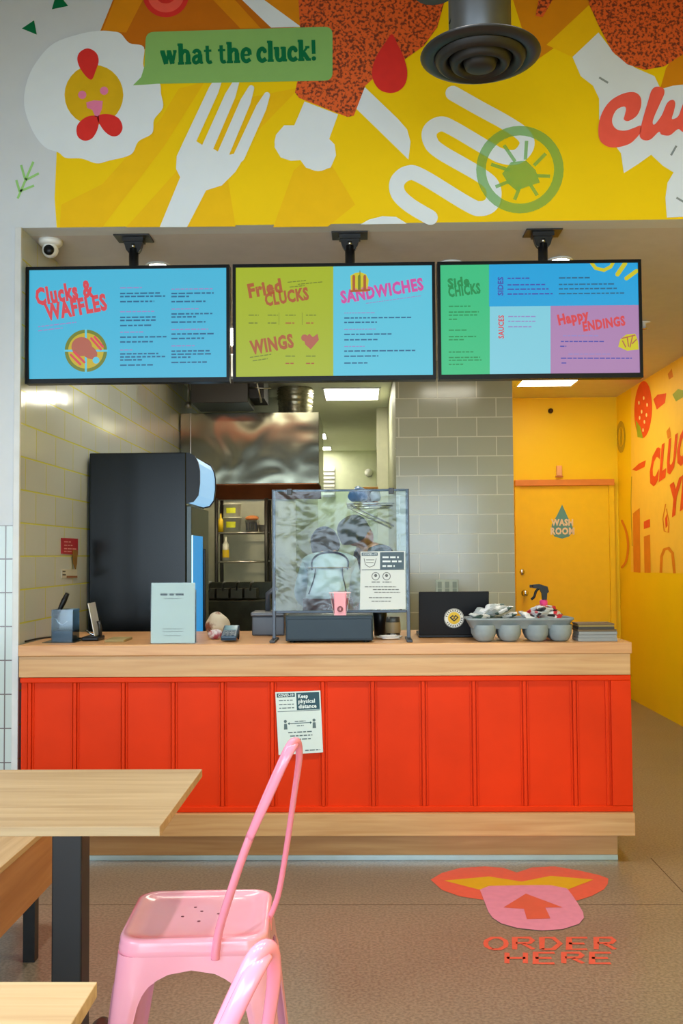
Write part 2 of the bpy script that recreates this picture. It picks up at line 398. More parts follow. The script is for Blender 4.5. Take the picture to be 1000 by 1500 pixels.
# see-through green of the cucumber slice
mc, nt, b = newmat('mural_cucumber'); b.inputs['Base Color'].default_value = lin((128, 196, 84)); b.inputs['Alpha'].default_value = .55; b.inputs['Roughness'].default_value = .5
nz = nt.nodes.new('ShaderNodeTexNoise'); nz.inputs['Scale'].default_value = 6; rr = nt.nodes.new('ShaderNodeMapRange'); rr.inputs['To Min'].default_value = .5; rr.inputs['To Max'].default_value = .62
nt.links.new(nz.outputs['Fac'], rr.inputs['Value']); nt.links.new(rr.outputs[0], b.inputs['Alpha'])
MU.append(mc)
Y0, AM, OR, WH, CR, RD, CO, BU, DG, YK, PK, PG, TK, DO, CU = range(15)
F = on_y(YF); g = MB(); l1 = .0008
def Lr(k): return l1*k
g.flat(F, [(83, 333.5), (80, 290), (83, 222), (147, 45), (168, -6), (255, -200), (1320, -215), (1320, 317)], Lr(1), Y0)
g.flat(F, [(185, 333), (300, 205), (330, 150), (440, 128), (330, 240), (345, 332)], Lr(2), AM)
g.flat(F, [(90, 300), (150, 270), (235, 175), (262, 130), (300, 120), (240, 215), (150, 333), (88, 333)], Lr(3), AM)
g.flat(F, [(430, 250), (470, 215), (520, 300), (480, 332), (400, 333)], Lr(2), AM)
g.flat(F, [(147, 46), (168, -6), (230, -170), (470, -170), (442, 39), (300, 60), (190, 75)], Lr(2), DO)
g.flat(F, [(150, 46), (170, -5), (215, -90), (240, -60), (185, 48)], Lr(3), OR)
g.flat(F, [(310, -2), (342, -2), (382, 42), (352, 42)], Lr(3), OR)
g.flat(F, [(384, -1), (300, -110), (470, -110), (440, 40)], Lr(3), OR)
g.flat(F, [(353, -1), (290, -80), (322, -80), (385, -1), (441, 40), (397, 41)], Lr(4), WH)
g.disc(F, 243, -8, 34, None, Lr(4), RD); g.disc(F, 243, -8, 27, None, Lr(5), CO); g.disc(F, 243, -10, 16, None, Lr(6), RD)
# right-hand dark bands
g.flat(F, [(750, -3), (748, -120), (880, -120), (880, 48), (846, 88), (812, 70), (780, 92)], Lr(2), OR)
g.flat(F, [(800, 66), (862, 8), (884, 44), (842, 86)], Lr(3), AM)
g.flat(F, [(975, 100), (1000, 60), (1120, 40), (1120, 126), (985, 130), (966, 132)], Lr(2), OR)
# fried crust shapes
g.flat(F, [(438, -160), (436, -20), (439, 38), (447, 100), (435, 121), (432, 136), (438, 144), (496, 167), (509, 172), (518, 170), (535, 126), (545, 117), (592, 88), (620, 68), (640, 41), (668, -60), (640, -160)], Lr(5), CR)
g.flat(F, [(852, -160), (858, -20), (862, 6), (876, 38), (896, 76), (918, 95), (944, 103), (972, 98), (1000, 80), (1060, 20), (1060, -160)], Lr(6), CR)
g.flat(F, [(784, 24), (788, 2), (800, -30), (818, -20), (808, 2), (794, 26)], Lr(5), CR)
# bones and cutlery
g.flat(F, [(446, 149), (431, 184), (416, 184), (404, 198), (402, 216), (411, 231), (426, 236), (440, 235), (448, 246), (466, 251), (484, 246), (492, 228), (490, 212), (482, 204), (495, 168)], Lr(4), WH)
for x, y, r in ((421, 209, 19), (466, 227, 24)): g.disc(F, x, y, r, None, Lr(4)+1e-4, WH)
g.flat(F, [(534, 128), (582, 174), (596, 190), (601, 208), (598, 234), (522, 160)], Lr(4), WH)
g.flat(F, [(267, 212), (259, 229), (258, 248), (266, 264), (278, 277), (300, 280), (325, 272), (345, 252), (358, 230), (350, 224), (337, 227), (325, 226), (312, 218), (300, 215), (287, 207)], Lr(5), WH)
g.flat(F, [(264, 260), (234, 333), (274, 333), (303, 277)], Lr(4), WH)
for a, c_ in (((323, 111), (274, 217)), ((346, 121), (303, 219)), ((368, 130), (327, 226)), ((391, 140), (350, 230))):
    g.stroke(F, [a, ((a[0]*.8+c_[0]*.2), (a[1]*.8+c_[1]*.2)), c_], [9, 15.5, 17], Lr(6), WH)
g.flat(F, [(838, 84), (876, 48), (900, 80), (930, 100), (958, 112), (967, 131), (985, 126), (1060, 118), (1060, 315), (976, 319), (974, 290), (977, 268), (986, 253), (970, 243), (953, 227), (935, 240), (913, 254), (909, 225), (890, 200), (877, 175), (877, 145), (868, 126), (850, 112)], Lr(4), WH)
# waffle-fry squiggle
sq = [(663, 137), (700, 158), (740, 180), (766, 198), (771, 214), (757, 230), (735, 229), (715, 219), (664, 189), (645, 182), (630, 191), (630, 207), (645, 223), (705, 258), (722, 276), (720, 298), (704, 306), (684, 299), (618, 259), (597, 254), (582, 266), (583, 284), (600, 301), (630, 319)]
g.stroke(F, sq, 22, Lr(4), WH, curve=True)
g.flat(F, [(528, 329), (540, 322), (560, 317), (580, 318), (596, 328)], Lr(4), WH)
# cucumber slice
g.ring(F, 761, 249, 64, 50, Lr(6), CU)
for k in range(8):
    a = k*math.pi/4+.2; g.stroke(F, [(765+20*math.cos(a), 254+20*math.sin(a)), (762+44*math.cos(a), 250+44*math.sin(a))], 5, Lr(6)+k*2e-5, CU, cap=False)
g.flat(F, [(735, 255), (748, 238), (770, 236), (784, 250), (790, 268), (772, 274), (756, 280), (744, 270)], Lr(7), CU)
# drop of sauce
g.flat(F, [(574, 51), (582, 66), (590, 82), (596, 104), (594, 122), (585, 133), (572, 137), (557, 133), (547, 120), (545, 102), (552, 82), (565, 62)], Lr(7), RD, smooth=True)
# egg with chicken face
g.flat(F, [(86, 224), (97, 232), (120, 233), (142, 240), (160, 236), (192, 227), (203, 208), (223, 196), (226, 176), (239, 158), (236, 138), (233, 121), (211, 100), (211, 70), (190, 64), (177, 50), (165, 47), (147, 46), (120, 50), (80, 64), (55, 90), (40, 120), (36, 155), (48, 192), (66, 216)], Lr(7), WH, smooth=True)
g.disc(F, 138, 140, 43, 44, Lr(8), YK)
g.flat(F, [(114, 90), (117, 78), (129, 72), (141, 78), (145, 90), (141, 104), (134, 118), (121, 106)], Lr(9), RD, smooth=True)
g.disc(F, 121, 140, 6, None, Lr(9), PK); g.disc(F, 153, 134, 6, None, Lr(9), PK)
g.flat(F, [(127, 151), (138, 148), (151, 149), (150, 160), (145, 172), (140, 172), (136, 162), (128, 159)], Lr(9), PK)
g.flat(F, [(144, 172), (128, 172), (114, 184), (114, 200), (124, 207), (136, 203), (144, 188)], Lr(9), RD, smooth=True)
g.flat(F, [(143, 172), (158, 168), (174, 174), (180, 188), (174, 199), (163, 200), (151, 190)], Lr(9), RD, smooth=True)
# loose marks on the white
g.flat(F, [(76, 14), (81, -4), (88, -6), (100, 9)], Lr(2), DG); g.flat(F, [(32, 42), (50, 30), (54, 51)], Lr(2), DG)
for a, c_ in (((26, 291), (49, 237)), ((37, 263), (31, 242)), ((38, 264), (57, 254)), ((29, 281), (24, 264)), ((30, 280), (50, 272))): g.stroke(F, [a, c_], 3.4, Lr(2), PG, cap=False)
for a, c_ in (((877, 114), (890, 122)), ((982, 228), (990, 214)), ((990, 290), (1002, 297))): g.stroke(F, [a, c_], 3, Lr(5), TK, cap=False)
# script lettering
def q5(pts): return [(800+x/5, 100+y/5) for x, y in pts]
g.flat(F, q5([(640,180),(560,190),(470,240),(410,320),(380,420),(385,520),(430,570),(500,585),(600,560),(655,515),(684,475),(688,425),(640,440),(580,460),(520,455),(485,420),(480,370),(510,310),(560,285),(580,300),(570,350),(565,380),(600,390),(660,350),(690,280),(685,215)]), Lr(8), CO, smooth=True)
g.flat(F, q5([(800,140),(850,150),(860,190),(830,260),(790,350),(775,400),(790,415),(840,350),(880,260),(920,235),(940,260),(930,320),(915,370),(930,375),(965,350),(1000,260),(1050,200),(1100,230),(1050,420),(1000,470),(960,450),(900,495),(840,490),(820,470),(760,525),(710,530),(680,500),(690,430),(710,350),(740,250),(765,170)]), Lr(8), CO, smooth=True)
# speech bubble
def rr_(pts, r, n=5):
    out = []; m = len(pts)
    for i in range(m):
        p0, p, p2 = Vector(pts[i-1]), Vector(pts[i]), Vector(pts[(i+1) % m])
        a = p+(p0-p).normalized()*r; c = p+(p2-p).normalized()*r
        for k in range(n+1):
            t = k/n; out.append(tuple(a*(1-t)**2+p*2*t*(1-t)+c*t*t))
    return out
g.flat(F, rr_([(214, 48), (487, 40), (487, 119), (211, 124)], 12), Lr(8), BU)
g.flat(F, [(212, 98), (207, 114), (195, 126), (212, 125), (240, 123), (240, 100)], Lr(8)+1e-4, BU)
# slab-serif letters
def slab(txt, x0, y0, x1, y1, xh, layer, mi):
    TH = .33
    def stem(x, y0, y1, b=0, t=0):
        o = [('s', [(x, y0), (x, y1)], TH)]
        if b: o.append(('s', [(x-(.28 if b & 1 else .1), y0+.07), (x+(.28 if b & 2 else .1), y0+.07)], .18))
        if t: o.append(('s', [(x-(.28 if t & 1 else .1), y1-.07), (x+(.28 if t & 2 else .1), y1-.07)], .18))
        return o
    G = {
     'w': ([('s', [(.1, .97), (.42, .06)], TH), ('s', [(.42, .06), (.68, .9)], .2), ('s', [(.68, .95), (.98, .06)], TH), ('s', [(.98, .06), (1.24, .95)], .2), ('s', [(-.08, .93), (.32, .93)], .18), ('s', [(.5, .93), (.86, .93)], .18), ('s', [(1.06, .93), (1.38, .93)], .18)], 1.5),
     'h': (stem(.24, 0, 1.45, 3, 1)+stem(.88, 0, .68, 3)+[('c', [(.28, .68), (.45, .88), (.66, .92), (.84, .82), (.88, .6)], .28)], 1.22),
     'a': ([('c', [(.16, .74), (.28, .9), (.5, .93), (.68, .82), (.72, .6)], .25), ('s', [(.72, .66), (.72, .1)], TH), ('c', [(.7, .56), (.4, .54), (.18, .4), (.16, .2), (.32, .08), (.52, .14), (.7, .3)], .25), ('c', [(.72, .12), (.82, .06), (.98, .09)], .14)], 1.06),
     't': ([('c', [(.32, 1.25), (.32, .6), (.34, .22), (.48, .08), (.7, .14)], .24), ('s', [(.02, .9), (.68, .9)], .16)], .82),
     'e': ([('s', [(.2, .52), (.8, .52)], .14), ('c', [(.8, .52), (.76, .8), (.5, .93), (.24, .8), (.15, .5), (.24, .2), (.5, .08), (.84, .22)], .28)], 1.0),
     'c': ([('c', [(.74, .76), (.52, .92), (.26, .8), (.15, .5), (.24, .2), (.5, .08), (.82, .22)], .30), ('d', (.72, .74), .15)], .96),
     'l': (stem(.26, 0, 1.45, 3, 1), .58),
     'u': (stem(.26, .36, 1, 0, 1)+stem(.86, 0, 1, 2, 1)+[('c', [(.26, .42), (.3, .18), (.46, .08), (.66, .14), (.84, .34)], .28)], 1.2),
     'k': (stem(.24, 0, 1.45, 3, 1)+[('s', [(.3, .44), (.8, .93)], .16), ('s', [(.46, .56), (.86, .06)], .30), ('s', [(.62, .93), (1.0, .93)], .18), ('s', [(.7, .07), (1.1, .07)], .18)], 1.12),
     '!': ([('s', [(.24, .45), (.24, 1.42)], .26), ('d', (.24, .13), .16)], .5), ' ': ([], .42)}
    tot = sum(G[c][1] for c in txt); L = math.hypot(x1-x0, y1-y0); sx = L/tot; ux, uy = (x1-x0)/L, (y1-y0)/L; pen = 0
    f = lambda p: (x0+ux*(pen+p[0])*sx+uy*p[1]*xh, y0+uy*(pen+p[0])*sx-ux*p[1]*xh)
    for ch in txt:
        for j, it in enumerate(G[ch][0]):
            ly = layer+j*2e-5
            if it[0] == 'd': g.disc(F, *f(it[1]), it[2]*xh, None, ly, mi, n=14)
            else: g.stroke(F, [f(p) for p in it[1]], it[2]*xh, ly, mi, curve=it[0] == 'c', cap=False)
        pen += G[ch][1]
slab('what the cluck!', 237, 96.5, 464, 89.5, 21, Lr(10), DG)
g.build('mural', MU, WALLF)

# ------------------------------------------------------------------ painted wall on the right of the corridor
W = on_x(Rx); g = MB()
RM = [pm('wallart_orange_red', (232, 72, 24), .5), pm('wallart_green', (150, 170, 30), .5), pm('wallart_pale', (250, 226, 150), .5), pm('wallart_amber', (226, 132, 22), .5), pm('wallart_light_yellow', (252, 206, 70), .5, amt=.02), pm('wallart_olive', (190, 160, 28), .5)]
g.flat(W, [(924, 545), (1090, 455), (1090, 842), (924, 838)], Lr(1), 4)
g.disc(W, 942, 600, 13, 42, Lr(3), 0, rot=.03)
for x, y in ((936, 590), (943, 583), (948, 593), (940, 603), (947, 608), (944, 618), (937, 612), (942, 630)): g.disc(W, x, y, 1.2, 3, Lr(4), 2, n=8)
g.flat(W, [(931, 615), (934, 640), (942, 642), (938, 625)], Lr(4), 1)
g.flat(W, [(957, 585), (963, 578), (976, 576), (974, 590), (962, 600)], Lr(3), 0)
g.flat(W, [(985, 578), (993, 570), (1004, 572), (1000, 582), (990, 588)], Lr(3), 1)
g.flat(W, [(978, 548), (984, 540), (986, 552), (980, 556)], Lr(3), 3); g.flat(W, [(976, 632), (981, 625), (983, 640), (978, 643)], Lr(3), 3)
g.ring(W, 909.5, 640, 6.5, 4, Lr(3), 5, ysc=3.6); g.disc(W, 909.5, 640, 1.6, 14, Lr(3), 5)
g.flat(W, [(926, 688), (936, 679), (946, 674), (944, 684), (932, 690)], Lr(3), 0)
g.stroke(W, [(925, 698), (924, 735), (926, 800)], 1.3, Lr(2), 5, cap=False)
g.text(W, 'CLUCK', 950, 714, 1020, 662, 52, Lr(4), 0, bold=.055, upright=True)
g.text(W, 'YEAH', 977, 760, 1044, 710, 50, Lr(4), 0, bold=.055, upright=True)
g.stroke(W, [(911, 763), (917, 778), (920, 800), (917, 822), (911, 831)], 3.4, Lr(3), 3, curve=True)
g.flat(W, [(927, 752), (937, 744), (938, 839), (928, 838)], Lr(3), 3); g.flat(W, [(943, 786), (952, 783), (953, 839), (944, 839)], Lr(3), 3); g.flat(W, [(943, 764), (952, 760), (952, 772), (943, 775)], Lr(3), 0)
g.stroke(W, [(968, 839), (969, 815), (973, 805), (979, 803), (985, 810), (988, 840)], 4, Lr(3), 3, cap=False)
g.stroke(W, [(975, 738), (971, 760), (973, 778), (979, 780), (980, 765), (976, 745)], 1.6, Lr(3), 3, cap=False); g.flat(W, [(974, 760), (977, 752), (978, 770), (975, 774)], Lr(3), 0)
g.build('mural', RM, WR)

# ------------------------------------------------------------------ washroom door
x0, x1, zt = 1.545, 2.40, 2.01
Dm = pm('door_yellow_paint', (246, 200, 12), .42, amt=.02, spec=.3)
D = struct(MB().box(x0, x1, 9.67, 9.70, .01, zt, bev=.003).build('door_1', Dm))
fr = MB(); fr.box(x0-.05, x0, 9.655, 9.70, 0, zt); fr.box(x1, x1+.05, 9.655, 9.70, 0, zt); 
fr.build('door_frame', Dm, D); MB().box(x0-.05, x1+.05, 9.63, 9.70, zt+.0005, zt+.06, bev=.004).build('lintel', pm('door_lintel_shaded', (224, 134, 40), .4), D)  # shade over the door is put into the lintel's darker orange
dy = on_y(9.668); s = MB()
s.flat(dy, [(823, 739), (831, 757), (838, 770), (839, 779), (833, 786), (823, 789), (812, 786), (807, 778), (808, 768), (816, 754)], .001, 0)
s.text(dy, 'WASH', 807, 769.5, 839, 769.5, 9.5, .003, 1, bold=.05); s.text(dy, 'ROOM', 806, 782.5, 841, 782.5, 10, .003, 1, bold=.05)
s.stroke(dy, [(808, 771.2), (838, 771.2)], 1, .002, 0, cap=False)
s.build('washroom_sign', [pm('sign_teal', (92, 152, 146), .5), pm('sign_letter_cream', (236, 214, 176), .5)], D)
kx, kz = PY(769, 869, 9.63).x, PY(769, 869, 9.63).z
MB().lathe([(0, .005), (.03, .005), (.032, 0), (.012, -.008), (.012, -.03), (.024, -.036), (.03, -.05), (.024, -.062), (0, -.066)], seg=20, M=Matrix.Translation((kx, 9.665, kz)) @ Matrix.Rotation(-math.pi/2, 4, 'X')).build('door_knob', CHROME, D)
kz2 = PY(762, 838, 9.63).z; MB().lathe([(0, .0), (.028, 0), (.026, -.012), (0, -.014)], seg=18, M=Matrix.Translation((PY(765, 838, 9.63).x, 9.665, kz2)) @ Matrix.Rotation(-math.pi/2, 4, 'X')).build('deadbolt', CHROME, D)
struct(MB().box(x1+.052, Rx, 9.64, 9.7, 0, .1).build('baseboard_back', YEL))
# ------------------------------------------------------------------ menu screens
TY = 4.56
def screen_thing(label, cx, xs, group):
    """xs: left/right pixel edges of the frame"""
    xl, xr = PY(xs[0], 470, TY).x, PY(xs[1], 470, TY).x
    zt, zb = 2.709, 2.1615
    t = thing('menu_screen', label, 'screen', ((xl+xr)/2, TY+.03, zb), group)
    m = MB(); bz = .014
    m.box(xl, xr, TY+.004, TY+.05, zb, zt)
    m.box(xl, xl+bz, TY-.006, TY+.006, zb, zt); m.box(xr-bz, xr, TY-.006, TY+.006, zb, zt)
    m.box(xl+bz, xr-bz, TY-.006, TY+.006, zt-bz, zt); m.box(xl+bz, xr-bz, TY-.006, TY+.006, zb, zb+.022)
    m.build('bezel', BLACKP, t)
    mx = cx
    m = MB(); m.box(mx-.085, mx+.085, TY+.04, TY+.16, 2.868, 2.875, bev=.002)
    m.box(mx-.05, mx+.05, TY+.07, TY+.13, 2.85, 2.868)
    m.build('mount_plate', BLACK, t)
    MB().prism([(mx-.045, TY+.085, 2.85), (mx+.045, TY+.085, 2.85), (mx+.035, TY+.085, 2.815), (mx+.024, TY+.085, 2.80), (mx-.024, TY+.085, 2.80), (mx-.035, TY+.085, 2.815)], (0, .03, 0)).build('tilt_bracket', BLACK, t)
    MB().tube([(mx, TY+.10, 2.82), (mx, TY+.10, 2.56)], .023, 16).build('mount_pole', BLACK, t)
    m = MB(); m.box(mx-.12, mx+.12, TY+.05, TY+.085, 2.34, 2.58); m.box(mx-.05, mx+.05, TY+.085, TY+.13, 2.51, 2.60)
    m.build('wall_bracket', BLACK, t)
    MB().lathe([(0, -.012), (.009, -.01), (.009, .006), (0, .006)], (mx, TY+.084, 2.832), 12, M=None).build('bolt', STEEL, t)
    return t
E_ = lambda n, c, s=.92: em(n, c, s)
C_SKY, C_SKY2, C_LIME, C_GRN, C_BLUE, C_PALE, C_MAUVE = E_('screen_sky', (66, 182, 218)), E_('screen_sky_pale', (88, 196, 222)), E_('screen_lime', (164, 180, 0)), E_('screen_green', (50, 192, 128)), E_('screen_blue', (0, 162, 222)), E_('screen_pale_blue', (128, 206, 224)), E_('screen_mauve', (172, 128, 178))
C_RED, C_NAVY, C_PINK, C_DGRN, C_OLIVE, C_DRED, C_PURP, C_YELL, C_WAFF, C_BRICK, C_LILAC = E_('print_red', (214, 62, 74)), E_('print_navy', (24, 96, 140)), E_('print_magenta', (206, 74, 160)), E_('print_green', (10, 138, 72)), E_('print_olive', (108, 122, 4)), E_('print_brick', (168, 84, 30)), E_('print_violet', (60, 66, 170)), E_('print_yellow', (206, 196, 20)), E_('print_waffle', (196, 172, 10)), E_('print_brown', (176, 92, 70)), E_('print_lilac', (150, 134, 196))
SM = [C_SKY, C_SKY2, C_LIME, C_GRN, C_BLUE, C_PALE, C_MAUVE, C_RED, C_NAVY, C_PINK, C_DGRN, C_OLIVE, C_DRED, C_PURP, C_YELL, C_WAFF, C_BRICK, C_LILAC]
SKY, SKY2, LIME, GRN, BLUE, PALE, MAUVE, sRED, sNAVY, sPINK, sDGRN, sOLIVE, sDRED, sPURP, sYELL, sWAFF, sBRICK, sLILAC = range(18)
TF = on_y(TY+.0035); e1 = .0007
# -- left
t1 = screen_thing('black framed menu screen with waffle picture on sky blue, leftmost of the three', -1.069, (38, 336), 'ceiling hung menu screens')
g = MB(); g.flat(TF, [(41, 394), (334, 390), (334, 555), (43, 560)], e1, SKY)
g.flat(TF, [(60, 470), (230, 465), (225, 552), (70, 556)], 1.5*e1, SKY)
g.text(TF, 'Clucks &', 54, 447, 138, 433, 25, 3*e1, sRED, bold=.05); g.text(TF, 'WAFFLES', 68, 469, 158, 453, 24, 3*e1, sRED, bold=.05)
for y, x1 in ((478, 112), (484, 92)): g.lines(TF, 56, x1, y, 1.6, 3*e1, sLILAC, slope=-.12)
g.disc(TF, 126, 514, 31, None, 3*e1, sWAFF); g.ring(TF, 126, 514, 31, 26, 4*e1, sOLIVE)
g.stroke(TF, [(126, 482), (126, 546)], 3, 5*e1, SKY2, cap=False); g.stroke(TF, [(94, 514), (158, 514)], 3, 5*e1, SKY2, cap=False)
g.disc(TF, 120, 508, 15, 14, 6*e1, sBRICK); g.disc(TF, 131, 516, 13, 9, 6.3*e1, sBRICK, rot=.6)
for a, c_ in (((134, 496), (148, 512)), ((139, 494), (151, 508)), ((104, 520), (118, 534)), ((109, 516), (124, 531))): g.stroke(TF, [a, c_], 3.4, 7*e1, sRED)
g.disc(TF, 141, 528, 5, None, 7*e1, SKY2)
for x, w, ys in ((176, 66, ((421, 'h', 34), (429, 1, 60), (433.5, 1, 66), (441, 'p', 50), (456, 'h', 50), (464, 1, 52), (468.5, 1, 52), (476, 'p', 48), (486, 'h', 34), (493, 1, 68), (500, 'p', 48), (512, 'h', 18), (517.5, 1, 56), (522, 1, 66), (526.5, 1, 32), (534, 'p', 48))),
                 (251, 66, ((423, 'h', 62), (429, 1, 62), (433.5, 1, 26), (441, 'p', 50), (452, 'h', 40), (459, 1, 60), (463.5, 1, 36), (471, 'p', 50), (482, 'h', 54), (488.5, 1, 62), (495, 'p', 48), (506, 'h', 34), (513.5, 1, 56), (518, 1, 58), (522.5, 1, 28), (530, 'p', 52)))):
    for y, k, ww in ys: g.lines(TF, x, x+ww, y, 1.7 if k == 'h' else 2.2, 3*e1, sLILAC if k == 'h' else sNAVY, slope=-.012)
g.build('display_panel', SM, t1)
# -- middle
t2 = screen_thing('black framed menu screen, half lime half sky blue, between the other two', -.041, (341, 637.5), 'ceiling hung menu screens')
g = MB(); g.flat(TF, [(344, 390), (490, 388.5), (490, 553.5), (345, 556)], e1, LIME); g.flat(TF, [(488, 388.5), (635, 387), (635, 551), (488, 553.5)], 1.6*e1, SKY2)
g.text(TF, 'Fried', 365, 436, 414, 427, 20, 3*e1, sDRED, bold=.05); g.text(TF, 'CLUCKS', 389, 448, 453, 438, 18, 3*e1, sDRED, bold=.05)
for y, a, c_ in ((413, 421, 448), (416, 436, 472), (420, 424, 446)): g.lines(TF, a, c_, y, 1.4, 3*e1, sOLIVE, slope=-.1)
for x in (364, 392, 418, 448): g.lines(TF, x, x+15, 461, 1.6, 3*e1, sOLIVE); g.lines(TF, x, x+13, 472.5, 1.8, 3*e1, sDRED if x > 400 else sOLIVE)
for x in (408.5, 442.5): g.stroke(TF, [(x, 458), (x, 476)], .6, 3*e1, sOLIVE, cap=False)
g.text(TF, 'WINGS', 368, 519, 431, 508, 20, 3*e1, sDRED, bold=.05)
g.flat(TF, [(445, 497), (453, 489), (458, 494), (465, 489), (467, 498), (455, 512), (447, 505)], 3*e1, sBRICK); g.disc(TF, 446, 495, 5, None, 2.6*e1, sBRICK)
for y, a, c_ in ((523, 366, 398), (528, 370, 392)): g.lines(TF, a, c_, y, 1.5, 3*e1, sOLIVE, slope=-.15)
for x in (418, 448): g.lines(TF, x, x+14, 521, 1.6, 3*e1, sOLIVE); g.lines(TF, x, x+12, 531.5, 1.8, 3*e1, sDRED)
g.text(TF, 'SANDWICHES', 500, 444, 621, 424, 18, 3*e1, sPINK, bold=.05)
g.flat(TF, [(513, 404), (520, 400), (528, 399), (536, 402), (540, 410), (538, 428), (514, 428)], 3*e1, sYELL)
for x in (518, 526, 534): g.stroke(TF, [(x, 405), (x, 425)], 4, 4*e1, sDRED if x != 526 else sOLIVE)
g.stroke(TF, [(514, 427), (541, 425)], 3, 5*e1, sDRED); g.stroke(TF, [(527, 397), (527, 404)], 1.2, 4*e1, sOLIVE)
g.lines(TF, 536, 616, 444, 1.2, 3*e1, sLILAC, slope=-.14)
for y, w, k in ((458, 46, 0), (465, 98, 1), (471.5, 48, 1), (482, 46, 0), (489, 70, 1), (497, 50, 1), (507, 30, 0), (513.5, 104, 1), (521, 50, 1), (531, 34, 1)): g.lines(TF, 504, 504+w, y, 2. if k else 1.3, 3*e1, sNAVY if k else sLILAC, slope=-.01)
g.build('display_panel', SM, t2)
# -- right
t3 = screen_thing('black framed menu screen in green, blue and mauve blocks, rightmost of the three', .869, (641, 940), 'ceiling hung menu screens')
g = MB(); g.flat(TF, [(644, 386), (717, 385.4), (717, 550), (645, 551)], e1, GRN); g.flat(TF, [(716, 385.4), (937, 382.5), (937, 447), (716, 449)], 1.6*e1, BLUE)
g.flat(TF, [(717, 449), (807, 448), (807, 549.5), (717, 550.3)], e1, PALE); g.flat(TF, [(806, 448), (937, 446.5), (937, 549), (806, 550)], 1.6*e1, MAUVE)
g.text(TF, 'Side', 656, 421, 688, 417, 13, 3*e1, sDGRN, bold=.05); g.text(TF, 'CHICKS', 657, 435, 704, 429, 15, 3*e1, sDGRN, bold=.05)
for y, w in ((448, 32), (456.5, 44), (461, 42), (467, 12), (483, 26), (492.5, 40), (497, 22), (515, 36), (523, 46), (527, 48), (533, 22)): g.lines(TF, 657, 657+w, y, 1.8, 3*e1, sDGRN, slope=-.01)
g.text(TF, 'SIDES', 736.5, 433, 736.5, 406, 8, 3*e1, sPURP, bold=.03); g.text(TF, 'SAUCES', 737.5, 496, 737.5, 462, 8, 3*e1, sRED, bold=.03)
for y, w in ((407, 32), (416.5, 56), (423, 60), (430, 66)): g.lines(TF, 743, 743+w, y, 2, 3*e1, sPURP, slope=-.01); g.lines(TF, 818, 818+w*1.45, y-.6, 2, 3*e1, sNAVY, slope=-.01)
g.stroke(TF, [(865, 384), (872, 393), (884, 396), (894, 391), (898, 384)], 5, 3*e1, sYELL, cap=False); g.stroke(TF, [(915, 386), (904, 402)], 6.5, 3*e1, sYELL); g.stroke(TF, [(932, 397), (917, 408)], 6, 3*e1, sYELL)
for y, w in ((463, 40), (470, 40), (478, 34)): g.lines(TF, 744, 744+w, y, 1.6, 3*e1, sLILAC)
g.text(TF, 'Happy', 818, 476, 863, 467, 15, 3*e1, sRED, bold=.05); g.text(TF, 'ENDINGS', 854, 485, 916, 476, 14, 3*e1, sRED, bold=.05)
for y, a, c_ in ((491, 824, 876), (499.5, 821, 884), (506.5, 820, 829), (518, 832, 894), (524, 821, 925), (531, 822, 829)): g.lines(TF, a, c_, y, 1.7, 3*e1, sPURP if y not in (491, 518) else sLILAC)
g.flat(TF, [(908, 497), (917, 490), (930, 489), (934, 500), (935, 512), (918, 514), (905, 508)], 3*e1, sYELL)
for a, c_ in (((911, 499), (916, 509)), ((918, 493), (920, 508)), ((926, 492), (922, 509)), ((932, 497), (925, 504)), ((910, 496), (930, 491))): g.stroke(TF, [a, c_], 1.7, 4*e1, sBRICK, cap=False)
g.build('display_panel', SM, t3)

# ------------------------------------------------------------------ soffit fixtures
LAMP = em('downlight_lens', (255, 246, 226), 14); LWHITE = pm('fixture_white', (232, 232, 228), .45)
for i, (px, py, lb) in enumerate(((232, 388, 'small round recessed downlight in the ceiling above the leftmost menu screen'), (660, 385.5, 'small round recessed downlight in the ceiling above the seam of the middle and right screens'), (820, 380.5, 'small round recessed downlight in the ceiling just right of the rightmost screen bracket'))):
    p = PZ(px, py, ZL); t = thing('downlight', lb, 'ceiling light', (p.x, p.y, ZL), 'recessed downlights')
    MB().lathe([(.062, 0), (.066, -.004), (.05, -.008), (.046, 0)], (p.x, p.y, ZL), 28).build('trim_ring', LWHITE, t)
    MB().lathe([(0, -.003), (.047, -.003), (.047, -.0005)], (p.x, p.y, ZL), 24).build('lens', LAMP, t)
p = PZ(68, 352, ZL); t = thing('security_camera', 'white dome security camera on the ceiling corner above the leftmost menu screen', 'camera', (p.x+.02, p.y, ZL)); cx, cy = p.x+.02, p.y
MB().lathe([(0, 0), (.055, 0), (.055, -.018), (.046, -.028), (0, -.028)], (cx, cy, ZL), 28).build('base', LWHITE, t)
bl = MB().ball((cx, cy-.004, ZL-.05), .038).build('eyeball', LWHITE, t)
MB().lathe([(0, -.002), (.022, 0), (.026, .01), (0, .012)], (0, 0, 0), 20, M=Matrix.Translation((cx+.002, cy-.041, ZL-.056)) @ Matrix.Rotation(-math.pi/2, 4, 'X')).build('lens', BLACKP, bl)
p = PZ(943, 472, ZL); t = thing('sprinkler_head', 'tiny pale sprinkler head on the ceiling just right of the rightmost screen', 'sprinkler', (p.x, p.y, ZL))
MB().lathe([(0, .004), (.04, .004), (.04, -.006), (.012, -.01), (.012, -.041), (0, -.041)], (p.x, p.y, ZL), 16).build('body', LWHITE, t); MB().lathe([(0, -.04), (.022, -.04), (.022, -.043), (0, -.043)], (p.x, p.y, ZL), 16).build('deflector', CHROME, t)

